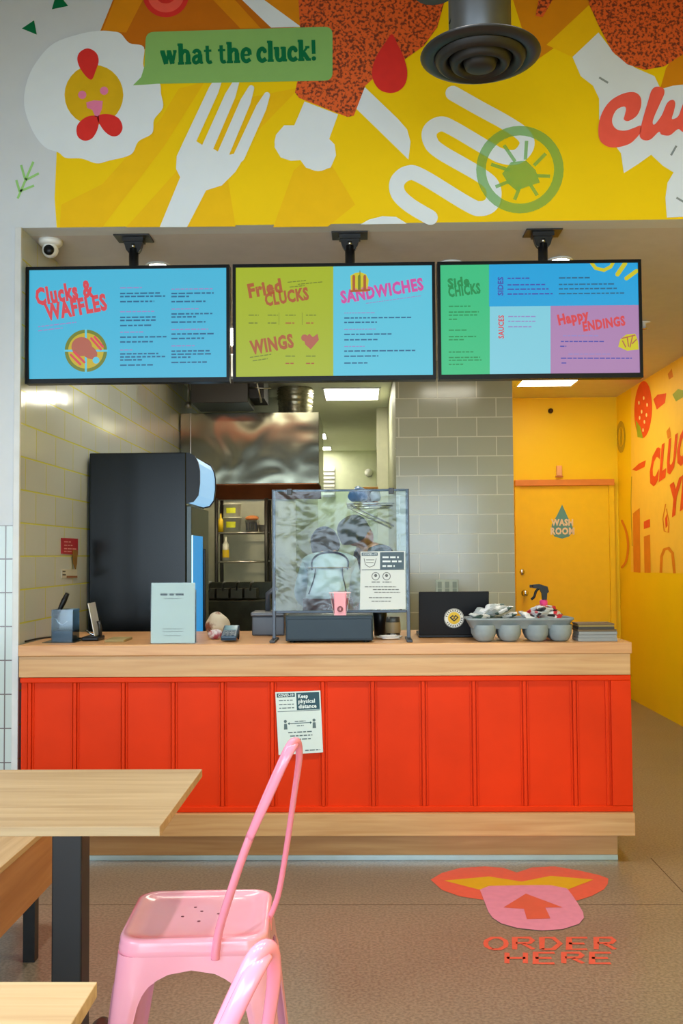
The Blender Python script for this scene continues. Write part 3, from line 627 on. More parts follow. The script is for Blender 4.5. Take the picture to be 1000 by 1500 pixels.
# round black air diffuser on its duct
t = thing('air_diffuser', 'big round black air diffuser hanging on a round duct in front of the mural', 'air diffuser', (.43, 3.4, 3.03))
cx, cy, z0 = .428, 3.4, 3.035
MB().lathe([(.105, .10), (.118, .09), (.16, .075), (.205, .055), (.208, .05), (.203, .046), (.17, .035), (.155, .045)], (cx, cy, z0+.005), 48).build('flange_cone', pm('matt_black_paint', (34, 33, 32), .42), t)
DB = pm('diffuser_cone_black', (27, 24, 21), .5)
MB().lathe([(.158, .045), (.15, .03), (.135, .02), (.118, .032), (.112, .05)], (cx, cy, z0), 44).build('louver_ring', DB, t)
MB().lathe([(.108, .042), (.10, .02), (.085, .012), (.07, .024), (.066, .04)], (cx, cy, z0), 44).build('louver_ring', DB, t)
MB().lathe([(.06, .034), (.052, .012), (.035, .004), (0, .002)], (cx, cy, z0), 36).build('centre_cone', DB, t)
MB().lathe([(.102, .09), (.108, .1), (.108, 1.56), (0, 1.56)], (cx, cy, z0), 40).build('duct', pm('duct_dark_grey', (104, 106, 108), .35, .85), t)
m = MB(); m.tube([(cx-.155, cy+.04, z0+.30), (cx-.155, cy+.04, z0+1.56)], .07, 20); m.build('side_duct', pm('duct_black', (40, 40, 42), .4), t)
m = MB(); m.tube([(cx-.108, cy-.02, z0+.16), (cx-.06, cy-.10, z0+.24), (cx-.01, cy-.115, z0+.5)], .003, 6); m.build('wire', BLACK, t)

# ------------------------------------------------------------------ service counter
MAPLE = wood('maple_board', (194, 144, 90), (216, 174, 122), 'X', .42); MAPLE_T = wood('maple_worktop', (200, 142, 90), (222, 172, 118), 'X', .35)
RED = pm('red_painted_board', (220, 54, 8), .45, amt=.06, scale=4, spec=.12)
XL, XR, ZT = -1.542, 1.183, .966
t = thing('service_counter', 'long service counter with red board front, maple top and maple bottom rail', 'counter', (-.18, 4.8, 0))
MB().box(XL+.012, XR+.006, 4.425, 5.2, ZT-.05, ZT, bev=.004).build('worktop', MAPLE_T, t)
m = MB(); m.box(XL+.014, XR, 4.435, 5.17, .822, ZT-.0505, bev=.002); m.build('fascia', MAPLE, t)
MB().box(XL+.02, XR, 4.452, 5.15, .224, .8215).build('front_panel', RED, t)
m = MB(); m.box(XL+.018, XR+.002, 4.437, 4.453, .797, .821, bev=.004); m.box(XL+.018, XR+.002, 4.44, 4.453, .2245, .25, bev=.004); m.build('panel_rail', RED, t)
m = MB(); m.box(1.096, XR+.002, 4.438, 4.453, .25, .797, bev=.004); m.box(1.072, 1.088, 4.444, 4.453, .25, .797, bev=.003); m.build('corner_stile', RED, t)
sx = [PY(x, 1060, 4.45).x for x in (44, 110, 181, 254, 326, 399, 473, 546, 620, 694, 768, 841)]
for x in sx:
    m = MB()
    for o, w, d in ((-.0145, .007, .007), (0, .014, .012), (.0145, .007, .007)): m.box(x+o-w/2, x+o+w/2, 4.4525-d, 4.4525, .25, .797, bev=.002)
    m.build('batten', RED, t)
MB().box(XL+.02, XR+.004, 4.42, 5.16, .125, .2235, bev=.003).build('bottom_rail', MAPLE, t)
MB().box(XL+.03, 1.128, 4.50, 5.12, .022, .1245).build('plinth', wood('maple_plinth', (184, 134, 84), (206, 162, 110), 'X', .45), t)
MB().box(XL+.03, 1.128, 4.496, 5.11, .0, .0215).build('kick_strip', pm('brushed_kick_strip', (196, 214, 216), .3, .6), t)

# distancing notice taped on the red boards
nf = on_y(4.4385); t = thing('paper_notice', 'white physical distancing notice taped to the red counter front', 'notice', tuple(PY(437, 1057, 4.438)))
a, b_, c_, d_ = (403, 1014), (469, 1011.5), (473, 1102), (408, 1106)
m = MB(); pts = [nf(*q) for q in (a, b_, c_, d_)]; m.prism(pts, (0, -.0008, 0)); m.build('sheet', pm('notice_paper', (212, 226, 222), .6, amt=.01), t)
def nq(u, v):
    top = Vector(a).lerp(Vector(b_), u); bot = Vector(d_).lerp(Vector(c_), u); return tuple(top.lerp(bot, v))
def nmap(x, y, l=0.): q = nq(x/100, y/140); return nf(q[0], q[1], l+.001)
m = MB(); m.flat(nmap, [(3, 3), (43, 3), (43, 12), (3, 12)], 0, 0); m.flat(nmap, [(46, 3), (97, 3), (97, 42), (46, 42)], 0, 0); m.flat(nmap, [(3, 43), (97, 43), (97, 44.3), (3, 44.3)], 0, 0)
m.text(nmap, 'COVID-19', 6, 10.5, 40, 10.5, 6.2, .0005, 1, bold=.03)
for k, w in enumerate(('Keep', 'physical', 'distance')): m.text(nmap, w, 50, 15+11.5*k, 50+(22, 37, 40)[k], 15+11.5*k, 8.6, .0005, 1, bold=.035)
for y in (18, 27, 35): m.lines(nmap, 7, 40, y, 2.2, .0003, 2)
m.flat(nmap, [(28, 70.5), (74, 70.5), (74, 72), (28, 72)], .0003, 0)
for x, s_ in ((22, 1), (80, -1)):
    m.flat(nmap, [(28 if s_ > 0 else 74, 68), (28 if s_ > 0 else 74, 74.5), (24 if s_ > 0 else 78, 71.2)], .0003, 0); m.disc(nmap, x-3*s_, 66, 3.4, 3.4, .0003, 2); m.flat(nmap, [(x-7*s_, 84), (x-6*s_, 71), (x, 71), (x+1*s_, 84)], .0003, 2)
m.lines(nmap, 40, 64, 66, 2, .0003, 2); m.lines(nmap, 44, 60, 76, 2, .0003, 2)
for y, x0, x1 in ((90, 24, 80), (98, 28, 78), (106, 32, 74), (132, 8, 30), (132, 60, 94)): m.lines(nmap, x0, x1, y, 2.6, .0003, 2)
m.build('print', [pm('notice_teal_ink', (30, 74, 88), .6), pm('notice_white_ink', (220, 232, 230), .6), pm('notice_grey_ink', (88, 108, 112), .6)], t)

# ------------------------------------------------------------------ floor sign
t = thing('floor_decal', 'red lips with pink tongue sticker reading ORDER HERE on the floor', 'floor sticker', tuple(PZ(770, 1330, 0)))
fz = on_z(.0); d2 = lambda L: [(620+x/3.333, 1250+y/3.333) for x, y in L]
DC = [pm('decal_coral', (222, 92, 70), .45, amt=.04, scale=40), pm('decal_yellow', (216, 170, 14), .45, amt=.03), pm('decal_pink', (218, 138, 166), .45, amt=.05, scale=30), pm('decal_arrow_red', (214, 92, 68), .45)]
g = MB(); g.flat(fz, d2([(35,130),(90,97),(180,72),(300,65),(390,72),(455,95),(530,70),(640,65),(760,85),(860,108),(902,124),(900,150),(880,178),(820,210),(750,232),(500,200),(290,228),(180,212),(90,180)]), .0012, 0)
g.build('lips', DC, t)
g = MB(); g.flat(fz, d2([(100,135),(320,115),(480,140),(620,112),(830,130),(700,180),(500,175),(275,180)]), .0018, 1); g.build('teeth', DC, t)
g = MB(); g.flat(fz, d2([(275,180),(320,162),(480,158),(620,158),(700,174),(725,205),(752,245),(780,292),(783,318),(760,347),(680,373),(580,380),(460,368),(380,345),(338,318),(318,290)]), .0024, 2); g.build('tongue', DC, t)
g = MB(); g.flat(fz, d2([(500,200),(680,268),(595,268),(620,322),(505,325),(490,275),(390,268)]), .003, 3); g.build('arrow', DC, t)
GL = {'O': [[(.34, 0), (.1, .25), (.06, .5), (.1, .75), (.34, 1), (.66, 1), (.9, .75), (.94, .5), (.9, .25), (.66, 0), (.34, 0)]], 'R': [[(.14, 0), (.14, 1), (.78, 1), (.9, .78), (.78, .54), (.2, .54)], [(.5, .5), (.95, 0)]], 'D': [[(.14, 0), (.14, 1), (.62, 1), (.92, .5), (.62, 0), (.14, 0)]], 'E': [[(.92, 1), (.14, 1), (.14, 0), (.92, 0)], [(.14, .5), (.8, .5)]], 'H': [[(.12, 0), (.12, 1)], [(.88, 0), (.88, 1)], [(.12, .5), (.88, .5)]]}
def block(txt, x0, x1, yb, yt, wpx, skew=0.):
    n = len(txt); w = (x1-x0)/n
    for i, ch in enumerate(txt):
        for s_ in GL[ch]:
            pts = [(x0+i*w+u*w*.86, yb+(yt-yb)*v) for u, v in s_]
            # even letter weight on the floor: stroke in floor space
            W3 = [fz(*q) for q in pts]; fm = lambda x, y, l=0.: Vector((x, y, .0012+l))
            g.stroke(fm, [(p.x, p.y) for p in W3], wpx, 0, 0, cap=False)
g = MB(); block('ORDER', 709, 908, 1391, 1374, .017); block('HERE', 738, 903, 1411.5, 1396, .017); g.build('lettering', DC, t)

# ------------------------------------------------------------------ tables, bench
OAK = wood('oak_laminate', (176, 146, 106), (204, 178, 138), 'X', .5); OAKE = wood('oak_edge', (176, 136, 92), (200, 162, 112), 'X', .5)
def table(label, x0, x1, y0, y1, cx, cy):
    t = thing('dining_table', label, 'table', (cx, cy, 0), 'oak topped tables')
    MB().box(x0, x1, y0, y1, .728, .75, bev=.0015).build('tabletop', OAK, t)
    MB().box(cx-.038, cx+.038, cy-.038, cy+.038, .03, .722, bev=.004).build('column', BLACK, t)
    MB().box(cx-.18, cx+.18, cy-.18, cy+.18, .718, .728).build('top_plate', BLACK, t)
    m = MB(); m.lathe([(0, .075), (.05, .075), (.07, .06), (.07, .03), (0, .03)], (cx, cy, 0), 24)
    for dx, dy in ((1, 0), (-1, 0), (0, 1), (0, -1)):
        P = [(cx+dx*q, cy+dy*q, z) for q, z in ((.02, .045), (.12, .042), (.22, .036), (.30, .032), (.325, .031), (.338, .030))]
        m.tube(P, [.034, .031, .028, .027, .022, .008], 14)
        m.lathe([(0, 0), (.018, 0), (.018, .02), (0, .02)], (cx+dx*.30, cy+dy*.30, 0), 12)
    m.build('cross_base', BLACK, t)
    return t
table('oak table standing beside the whole pink chair in front of the counter', -1.06, -.458, 2.265, 2.866, -.742, 2.55)
table('nearest oak table, cut off at the lower left corner of the photo', -.98, -.383, .85, 1.449, -.66, 1.15)
t = thing('bench', 'low oak bench with black legs behind the table at the left edge', 'bench', (-1.3, 2.3, 0))
MB().box(-1.52, -1.064, 1.0, 3.62, .43, .45, bev=.002).build('seat', wood('bench_oak', (184, 148, 102), (210, 178, 132), 'Y', .5), t)
BF = wood('bench_front_oak', (176, 118, 74), (196, 140, 92), 'Y', .5)
MB().box(-1.084, -1.066, 1.0, 3.62, .243, .4295).build('front_board', BF, t); MB().box(-1.52, -1.5, 1.0, 3.62, .243, .4295).build('back_board', BF, t)
MB().box(-1.4998, -1.0842, 3.60, 3.62, .243, .4295).build('end_board', BF, t); MB().box(-1.4998, -1.0842, 1.0, 1.02, .243, .4295).build('end_board', BF, t)
lx = PZ(24, 1400, .1).x
for y in (2.72, 1.3, 3.4):
    for x in (-1.125, -1.46): MB().box(x-.02, x+.02, y-.02, y+.02, 0, .2425).build('leg', BLACK, t)

# ------------------------------------------------------------------ pink metal chairs
PINK = pm('pink_enamel', (255, 172, 194), .22, amt=.02, coat=.4, spec=.5)
HOLE = pm('hole_dark', (120, 50, 70), .6)
PINKD = pm('pink_enamel_tube', (252, 150, 176), .24, amt=.02, coat=.4)
def rsq(h, r, z, n=7, hy=None):
    out = []; hy = h if hy is None else hy
    for cx, cy, a0 in ((h-r, hy-r, 0), (-h+r, hy-r, 90), (-h+r, -hy+r, 180), (h-r, -hy+r, 270)):
        for k in range(n): a = math.radians(a0+90*k/(n-1)); out.append(Vector((cx+r*math.cos(a), cy+r*math.sin(a), z)))
    return out
def make_chair(label, ox, oy, rot):
    t = thing('metal_chair', label, 'chair', (ox, oy, 0), 'pink metal chairs')
    T = Matrix.Translation((ox, oy, 0)) @ Matrix.Rotation(rot, 4, 'Z')
    H = .182
    prof = [(H-.004, .06, .405), (H, .06, .412), (H, .06, .425), (H-.003, .058, .434), (H-.003, .058, .442), (H-.006, .055, .449), (H-.014, .05, .451), (H-.024, .045, .448), (H-.034, .042, .444), (H-.06, .04, .441), (.07, .035, .4395), (.03, .02, .439)]
    m = MB(); m.loft([[T @ p for p in rsq(*q)] for q in prof], cap1=True)
    # stamped sheet: shallow raised centre rib and drain holes
    h = m
    for x, y in ((-.045, .005), (.0, .04), (.045, .02), (.0, -.03), (-.02, .07)): h.lathe([(0, .0004), (.0042, .0004), (.0042, 0)], (0, 0, 0), 10, mi=1, M=T @ Matrix.Translation((x, y, .4397)))
    m.build('seat', [PINK, HOLE], t)
    zs = [0, .04, .10, .16, .22, .26, .30, .325, .345, .36, .372, .381, .395, .412]
    def hi(z):
        P = [(0, .182), (.1, .163), (.22, .142), (.28, .133), (.32, .120), (.35, .098), (.37, .062), (.379, .03), (.381, 0.), (1, 0.)]
        for (a, u), (b, v) in zip(P, P[1:]):
            if a <= z <= b: return u+(v-u)*(z-a)/(b-a)
    for q in range(4):
        R = T @ Matrix.Rotation(q*math.pi/2, 4, 'Z'); rows = []
        for z in zs:
            ho = .1795+.043*(1-z/.412); r = .045-.02*(1-z/.412); u = hi(z); row = []
            for k in range(5):
                f = k/4; x = u+(ho-r-u)*f; row.append(Vector((x, ho+(.0035 if k in (2, 3) and z < .33 else 0), z)))
            for k in range(1, 6): a = math.pi/2*(1-k/6); row.append(Vector((ho-r+r*math.cos(a), ho-r+r*math.sin(a), z)))
            for k in range(5):
                f = 1-k/4; y = u+(ho-r-u)*f; row.append(Vector((ho+(.0035 if k in (1, 2) and z < .33 else 0), y, z)))
            rows.append([R @ p for p in row])
        m = MB(); m.loft(rows, close=False); m.build('leg', PINK, t, sol=.004)
        ho = .2225; f = MB(); f.box(ho-.036, ho+.002, ho-.036, ho+.002, 0, .02, M=R, bev=.003); f.build('foot_cap', pm('rubber_foot', (40, 36, 38), .7), t)
    # back hoop: tubes that rise from two rims to a narrow arched top
    D = Matrix.Translation((ox, oy, 0)) @ Matrix.Rotation(rot, 4, 'Z') @ Matrix.Rotation(-rot0, 4, 'Z') @ Matrix.Translation((-cx0, -cy0, 0))
    A = [(-.352, 2.392, .405), (-.350, 2.393, .43), (-.338, 2.397, .49), (-.288, 2.392, .64), (-.238, 2.384, .765), (-.190, 2.372, .872), (-.174, 2.368, .905), (-.164, 2.374, .917), (-.156, 2.388, .915), (-.152, 2.402, .897)]
    B = [(-.1535, 2.416, .86), (-.168, 2.45, .77), (-.189, 2.495, .64), (-.211, 2.535, .52), (-.226, 2.555, .47), (-.238, 2.56, .44), (-.240, 2.56, .41)]
    hp = catmull(A+B, 5); m = MB(); m.tube([D @ Vector(p) for p in hp], [.0102-.0028*min(1, max(0, (k-40)/14)) for k in range(len(hp))], 12); m.build('back_hoop', PINKD, t)
    m = MB(); m.tube([D @ Vector(p) for p in catmull([(-.270, 2.386, .69), (-.225, 2.366, .785), (-.186, 2.352, .87), (-.168, 2.36, .903), (-.160, 2.376, .913)], 6)], .011, 10, flat=.6); m.build('back_splat', PINKD, t)
    return t
rot0, cx0, cy0 = 0.05, -.417, 2.572
make_chair('whole pink metal chair standing at the far table, seat in view', cx0, cy0, rot0)
make_chair('nearest pink metal chair, only its back hoop in view at the bottom of the photo', cx0+.048, cy0-1.243, rot0)
# ------------------------------------------------------------------ kitchen and corridor lamps
PANEL = em('ceiling_panel_glow', (255, 250, 230), 15); PFRM = pm('panel_frame_white', (225, 225, 220), .4)
PANELD = em('deep_panel_glow', (255, 250, 228), 45)
PANELC = em('corridor_panel_glow', (255, 248, 226), 9.5)
def panel(label, x0, x1, y0, y1, mt=None):
    t = thing('ceiling_light', label, 'ceiling light', ((x0+x1)/2, (y0+y1)/2, ZL), 'flat ceiling light panels')
    m = MB(); w = .02
    m.box(x0, x1, y0, y0+w, ZL-.012, ZL); m.box(x0, x1, y1-w, y1, ZL-.012, ZL); m.box(x0, x0+w, y0+w, y1-w, ZL-.012, ZL); m.box(x1-w, x1, y0+w, y1-w, ZL-.012, ZL)
    m.build('frame', PFRM, t); MB().box(x0+w, x1-w, y0+w, y1-w, ZL-.008, ZL-.002).build('diffuser', mt or PANEL, t)
panel('bright rectangular ceiling panel over the kitchen, seen under the middle menu screen', -.345, .195, 8.97, 9.67)
panel('small bright ceiling panel deep in the kitchen, the nearer of two beside the steel hood', -.61, -.42, 12.3, 12.9, PANELD)
panel('small bright ceiling panel deep in the kitchen, the farther of two beside the steel hood', -.61, -.40, 13.85, 14.3, PANELD)
panel('bright rectangular ceiling panel in the yellow corridor, under the rightmost menu screen', 1.40, 1.92, 7.85, 8.98, PANELC)
panel('added ceiling panel over the kitchen aisle, unseen behind the middle menu screen', -.95, -.41, 6.5, 7.1)  # unseen panel added to brighten the kitchen

panel('added ceiling panel over the staff side of the counter, unseen behind the rightmost menu screen', .56, 1.1, 6.0, 6.6)  # unseen panel added as extra light for the staff side, right
panel('added ceiling panel over the staff side of the counter, unseen behind the leftmost menu screen', -1.3, -.78, 5.25, 5.65)  # unseen panel added as extra light for the staff side, left

# ------------------------------------------------------------------ hood, duct, ceiling unit
mS, nt, b = newmat('rippled_stainless'); N = nt.nodes.new; K = nt.links.new
b.inputs['Metallic'].default_value = 1; b.inputs['Roughness'].default_value = .16; b.inputs['Base Color'].default_value = lin((132, 130, 112))
tc = N('ShaderNodeTexCoord'); n = N('ShaderNodeTexNoise'); n.inputs['Scale'].default_value = 2.6; n.inputs['Detail'].default_value = 1; n.inputs['Distortion'].default_value = .6
bp = N('ShaderNodeBump'); bp.inputs['Strength'].default_value = .3; bp.inputs['Distance'].default_value = .05
K(tc.outputs['Object'], n.inputs['Vector']); K(n.outputs['Fac'], bp.inputs['Height']); K(bp.outputs['Normal'], b.inputs['Normal'])
t = thing('exhaust_hood', 'long stainless steel exhaust hood with rippled reflections above the kitchen line', 'hood', (-.95, 9.0, 1.975))
hx0, hx1, hy, z0, z1 = -1.545, -.352, 8.5, 1.972, 2.585
m = MB(); m.box(hx0, hx1, hy, hy+.012, z0, z1, bev=.003); m.build('front_panel', mS, t)
m = MB(); m.box(hx0, hx0+.012, hy+.0125, 9.49, z0, z1); m.build('side_panel', mS, t); m = MB(); m.box(hx1-.012, hx1, hy+.0125, 9.49, z0, z1); m.build('side_panel', mS, t)
MB().box(hx0+.0125, hx1-.0125, hy+.0125, 9.49, z1-.012, z1).build('top_panel', STEEL, t)
HB = pm('greasy_filter_brown', (112, 58, 30), .35, .7, amt=.25, scale=6)
m = MB(); m.prism([(hx0+.02, hy+.25, z1-.2), (hx0+.02, 9.45, z0-.08), (hx0+.02, 9.48, z0-.08), (hx0+.02, hy+.28, z1-.2)], (hx1-hx0-.04, 0, 0)); m.build('filter_bank', HB, t)
m = MB(); m.box(hx0+.02, hx1-.02, hy+.02, hy+.06, z0-.004, z0+.02); m.build('drip_lip', pm('hood_lip_reflection', (168, 92, 52), .3, .9), t)  # warm lamp reflection put into the lip's colour
MB().box(-1.46, -1.452, hy-.004, hy, z0, z1).build('seam_strip', STEEL, t)
HW = em('added_hood_glow', (255, 236, 200), 70)  # unseen lamps added to brighten the wall under the hood
for x in (-1.2, -.62): MB().lathe([(0, -.05), (.06, -.04), (.07, 0), (0, 0)], (x, 8.72, z0+.16), 16).build('added_hood_lamp', HW, t)
t = thing('added_glow_rail', 'added salmon glowing rail, unseen behind the middle menu screen, mirrored in the steel hood', 'added glow', (-1.0, 6.95, 2.62))  # unseen rail added so the hood mirrors a salmon band
MB().box(-1.5, -.5, 6.86, 6.95, 2.60, 2.76, bev=.004).build('housing', STEEL, t)
MB().box(-1.48, -.52, 6.951, 6.956, 2.605, 2.70).build('glow_panel', em('added_salmon_glow', (255, 140, 104), 1.7), t)
MB().tube([(-1.46, 6.975, 2.735), (-.54, 6.975, 2.735)], .011, 10).build('added_glow_tube', em('added_tube_white', (255, 244, 214), 6), t)
for x in (-1.4, -.6): MB().tube([(x, 6.90, 2.76), (x, 6.90, 2.876)], .008, 8).build('hanger', BLACK, t)
FOIL = pm('foil_duct', (176, 172, 150), .3, .9, amt=.3, scale=30)
m = MB(); pr = []
zz = 2.585
while zz < 2.875: pr += [(.165+random.uniform(-.006, .006), zz), (.152+random.uniform(-.006, .006), zz+.012)]; zz += .024
m.lathe([(0, 2.585)]+pr+[(0, 2.874)], (-.585, 9.0, 0), 28)
t = tag(m.build('foil_duct', FOIL), 'crinkled foil duct rising from the steel hood to the ceiling', 'duct')
t = thing('air_unit', 'dark box unit hung under the kitchen ceiling left of the foil duct', 'air unit', (-1.1, 8.2, 2.6))
MB().box(-1.36, -.90, 7.95, 8.45, 2.59, 2.876, bev=.004).build('casing', pm('unit_dark_grey', (38, 40, 36), .5), t)
MB().box(-.898, -.78, 8.05, 8.45, 2.64, 2.876).build('side_plenum', pm('unit_black', (20, 20, 20), .6), t)
m = MB(); m.tube([(-.86, 8.03, 2.876), (-.80, 8.03, 2.60)], .008, 8); m.tube([(-.9, 8.02, 2.72), (-.72, 8.02, 2.71)], .005, 8); m.build('brace', STEEL, t)
t = tag(MB().tube([(-1.44, 8.3, 2.875), (-1.44, 8.3, 2.65)], .007, 8).lathe([(0, 0), (.022, 0), (.03, -.05), (0, -.055)], (-1.44, 8.3, 2.65), 14).build('pendant_sensor', STEEL), 'thin rod with a small cap hanging above the left end of the hood', 'sensor')
struct(MB().box(  .172, .2855, 10.2, 10.4, 0, ZL-.001).build('trim_2', pm('pale_column_paint', (214, 212, 178), .45)))
t = thing('reflection_bars', 'white bars standing in for light reflections high on the far kitchen wall', 'painted reflection', (-.46, 14.48, 2.3))  # white bars model bright reflections of lights as solid strips
MB().box(-.55, -.37, 14.47, 14.499, 2.2, 2.64).build('frame', PFRM, t)
for k in range(7): MB().box(-.54, -.38, 14.44, 14.47, 2.23+k*.058, 2.262+k*.058).build('bright_bar', LWHITE, t)
t = thing('wall_speaker', 'small round white fitting on the far kitchen wall beside the pale column', 'speaker', (.2, 14.45, 2.55))
MB().lathe([(0, .06), (.055, .05), (.06, 0), (0, 0)], (0, 0, 0), 20, M=Matrix.Translation((.12, 14.499, 2.55)) @ Matrix.Rotation(math.pi/2, 4, 'X')).build('shell', LWHITE, t)

# ------------------------------------------------------------------ wire rack and things on it under the hood
WIRE = pm('rack_black_steel', (26, 26, 22), .4, .3)
t = thing('wire_rack', 'black post wire rack against the kitchen wall under the hood', 'rack', (-1.1, 9.2, 0))
for x, y in ((-1.315, 9.05), (-.86, 9.05), (-1.315, 9.4), (-.86, 9.4)): MB().tube([(x, y, 0), (x, y, 1.88)], .017, 10).build('post', WIRE, t)
for z in (1.30, 1.565):
    m = MB()
    for y in (9.05, 9.4): m.tube([(-1.315, y, z), (-.86, y, z)], .008, 6)
    for k in range(13): x = -1.315+.455*k/12; m.tube([(x, 9.05, z+.004), (x, 9.4, z+.004)], .004, 5)
    m.build('shelf', STEEL, t)
PLW = pm('white_plastic', (226, 226, 206), .35); LBG = pm('yellow_green_label', (190, 196, 30), .5); YELP = pm('yellow_plastic', (226, 190, 30), .35)
def bucket(label, x, y, z, r, h, lab):
    t = thing('food_bucket', label, 'bucket', (x, y, z), 'white buckets on the wire rack')
    MB().lathe([(0, 0), (r*.88, 0), (r, h*.95), (r*1.06, h*.95), (r*1.06, h), (0, h)], (x, y, z), 24).build('body', PLW, t)
    m = MB()
    for k in range(8):
        a, c_ = math.radians(235+k*8), math.radians(243+k*8); q = lambda an, zz: (x+(r*.97+.003)*math.cos(an), y+(r*.97+.003)*math.sin(an), z+zz)
        m.poly([q(a, h*.3), q(c_, h*.3), q(c_, h*.7), q(a, h*.7)])
    m.build('label', lab, t)
bucket('white plastic bucket with green label, lower of two stacked on the rack', -1.19, 9.2, 1.575, .082, .135, LBG)
bucket('white plastic bucket with green label, upper of two stacked on the rack', -1.19, 9.2, 1.711, .08, .125, LBG)
t = thing('squeeze_bottle', 'yellow squeeze bottle beside the white buckets on the rack', 'bottle', (-1.285, 9.12, 1.575)); MB().lathe([(0, 0), (.024, 0), (.024, .11), (.01, .13), (.004, .17), (0, .17)], (-1.285, 9.12, 1.575), 14).build('body', YELP, t)
t = thing('squeeze_bottle', 'white bottle with yellow label on the lower shelf of the rack', 'bottle', (-1.24, 9.12, 1.31)); bb = MB().lathe([(0, 0), (.03, 0), (.03, .15), (.012, .18), (.01, .22), (0, .22)], (-1.24, 9.12, 1.31), 14).build('body', PLW, t); MB().lathe([(.031, .03), (.031, .1)], (-1.24, 9.12, 1.31), 14).build('label', YELP, t)
t = thing('steel_bin', 'small ribbed steel bin right of the white buckets on the rack', 'bin', (-1.0, 9.15, 1.575)); MB().lathe([(0, 0), (.055, 0), (.065, .1), (.07, .105)], (-1.0, 9.15, 1.575), 20).build('body', STEEL, t)
for k in range(4): MB().box(-1.045+k*.028, -1.035+k*.028, 9.075, 9.082, 1.59, 1.66).build('rib', BLACK, t)
tag(MB().ball((-1.0, 9.15, 1.70), .052, sc=(1.2, 1, .5)).build('bun_pile', pm('toasted_orange', (206, 130, 70), .6)), 'small orange brown bun lying on top of the steel bin', 'food')
t = thing('steel_bin', 'small plain steel tub at the right end of the rack shelf', 'bin', (-.90, 9.15, 1.575)); MB().lathe([(0, 0), (.03, 0), (.036, .06), (.038, .062)], (-.905, 9.15, 1.575), 18).build('body', STEEL, t)

# fryer with baskets
t = thing('deep_fryer', 'dark steel deep fryer under the hood, behind the counter', 'fryer', (-1.05, 8.75, 0))
GREASE = pm('dark_fryer_steel', (62, 62, 48), .35, .7, amt=.25, scale=9)
m = MB(); m.box(-1.42, -.80, 8.58, 9.0, .05, .97, bev=.006); m.build('body', GREASE, t)
MB().box(-1.42, -.80, 8.94, 9.0, .9705, 1.12, bev=.004).build('backsplash', GREASE, t)
for k, x in enumerate((-1.32, -1.2, -1.08, -.96)):
    bs = MB().box(x-.05, x+.05, 8.62, 8.86, .99, 1.07).build('basket', pm('basket_wire', (80, 78, 66), .4, .8), t)
    MB().tube([(x, 8.62, 1.06), (x+.02, 8.52, 1.12), (x+.05, 8.40, 1.14)], .008, 8).build('handle', STEEL, bs)
for x in (-1.36, -.86):
    for y in (8.64, 8.94): MB().tube([(x, y, 0), (x, y, .05)], .02, 8).build('leg', BLACK, t)
# shelf on the right kitchen wall
t = thing('wall_shelf', 'wire shelf on the right kitchen wall above the two cooks', 'shelf', (.15, 8.9, 1.8))
m = MB()
for k in range(9): x = -.12+.40*k/8; m.tube([(x, 8.5, 1.80), (x, 9.3, 1.80)], .004, 5)
for y in (8.5, 8.9, 9.3): m.tube([(-.12, y, 1.794), (.285, y, 1.794)], .007, 6)
m.build('shelf', STEEL, t)
for y in (8.52, 9.28): MB().tube([(-.10, y, 1.79), (.284, y, 1.60)], .007, 6).build('bracket', STEEL, t)
BAGB = pm('blue_bag_film', (72, 130, 200), .3); BAGW = pm('white_bag_film', (214, 220, 226), .3)
def lump(nm, label, cat, c, r, sc, mt, seed, group=None):
    m = MB(); m.ball(c, r, sc=sc, sub=4); C0 = Vector(c)
    for v in m.bm.verts:
        d = v.co-C0; k = mnoise.noise(v.co*22+Vector((seed, 0, 0))); v.co = C0+d*(1+.22*k); v.co.z = max(v.co.z, C0.z-r*sc[2]*.8)
    return tag(m.build(nm, mt), label, cat, group)
lump('food_bag', 'crumpled blue food bag on the wire shelf above the cooks', 'bag', (-.02, 8.62, 1.875), .085, (1, .8, .85), BAGB, 1)
lump('food_bag', 'crumpled white food bag beside the blue one on the wire shelf', 'bag', (.13, 8.62, 1.865), .06, (.8, .8, .9), BAGW, 4)
lump('dark_cloth', 'black cloth heaped on the wire shelf above the cooks', 'cloth', (.07, 8.86, 1.875), .08, (1, .8, .8), BLACKP, 6)
tag(MB().box(.02, .16, 8.98, 9.1, 1.8055, 1.97, bev=.004).build('carton', pm('orange_carton', (224, 150, 40), .5)), 'orange carton at the back of the wire shelf above the cooks', 'box')
# steel prep table the cooks work at
t = thing('prep_table', 'steel prep table behind the cooks', 'table', (-.38, 7.58, 0))
MB().box(-.72, -.09, 7.40, 7.76, .87, .9, bev=.004).build('top', STEEL, t)
for x in (-.68, -.13):
    for y in (7.44, 7.72): MB().tube([(x, y, 0), (x, y, .868)], .018, 8).build('leg', STEEL, t)

# ------------------------------------------------------------------ drinks cooler
t = thing('drinks_cooler', 'tall black drinks cooler seen from its side behind the counter', 'cooler', (-1.24, 5.9, 0))
cx0_, cx1_, cy0_, cy1_, ch = -1.535, -.955, 5.6, 6.24, 1.945
COOL = pm('cooler_black_gloss', (9, 14, 15), .2, amt=.15, scale=2, spec=.2)
MB().box(cx0_, cx1_-.03, cy0_, cy1_, .06, ch, bev=.006).build('cabinet', COOL, t)
MB().box(cx0_+.02, cx1_-.05, cy0_+.02, cy1_-.02, 0, .0595).build('base', BLACKP, t)
prof = [(-.985, 1.944), (-.968, 1.943), (-.936, 1.925), (-.918, 1.89), (-.908, 1.84), (-.908, 1.77), (-.918, 1.70), (-.945, 1.665), (-.985, 1.655)]
m = MB(); m.prism([(x, cy0_, z) for x, z in prof], (0, .02, 0)); m.build('header_cheek', BLACKP, t)
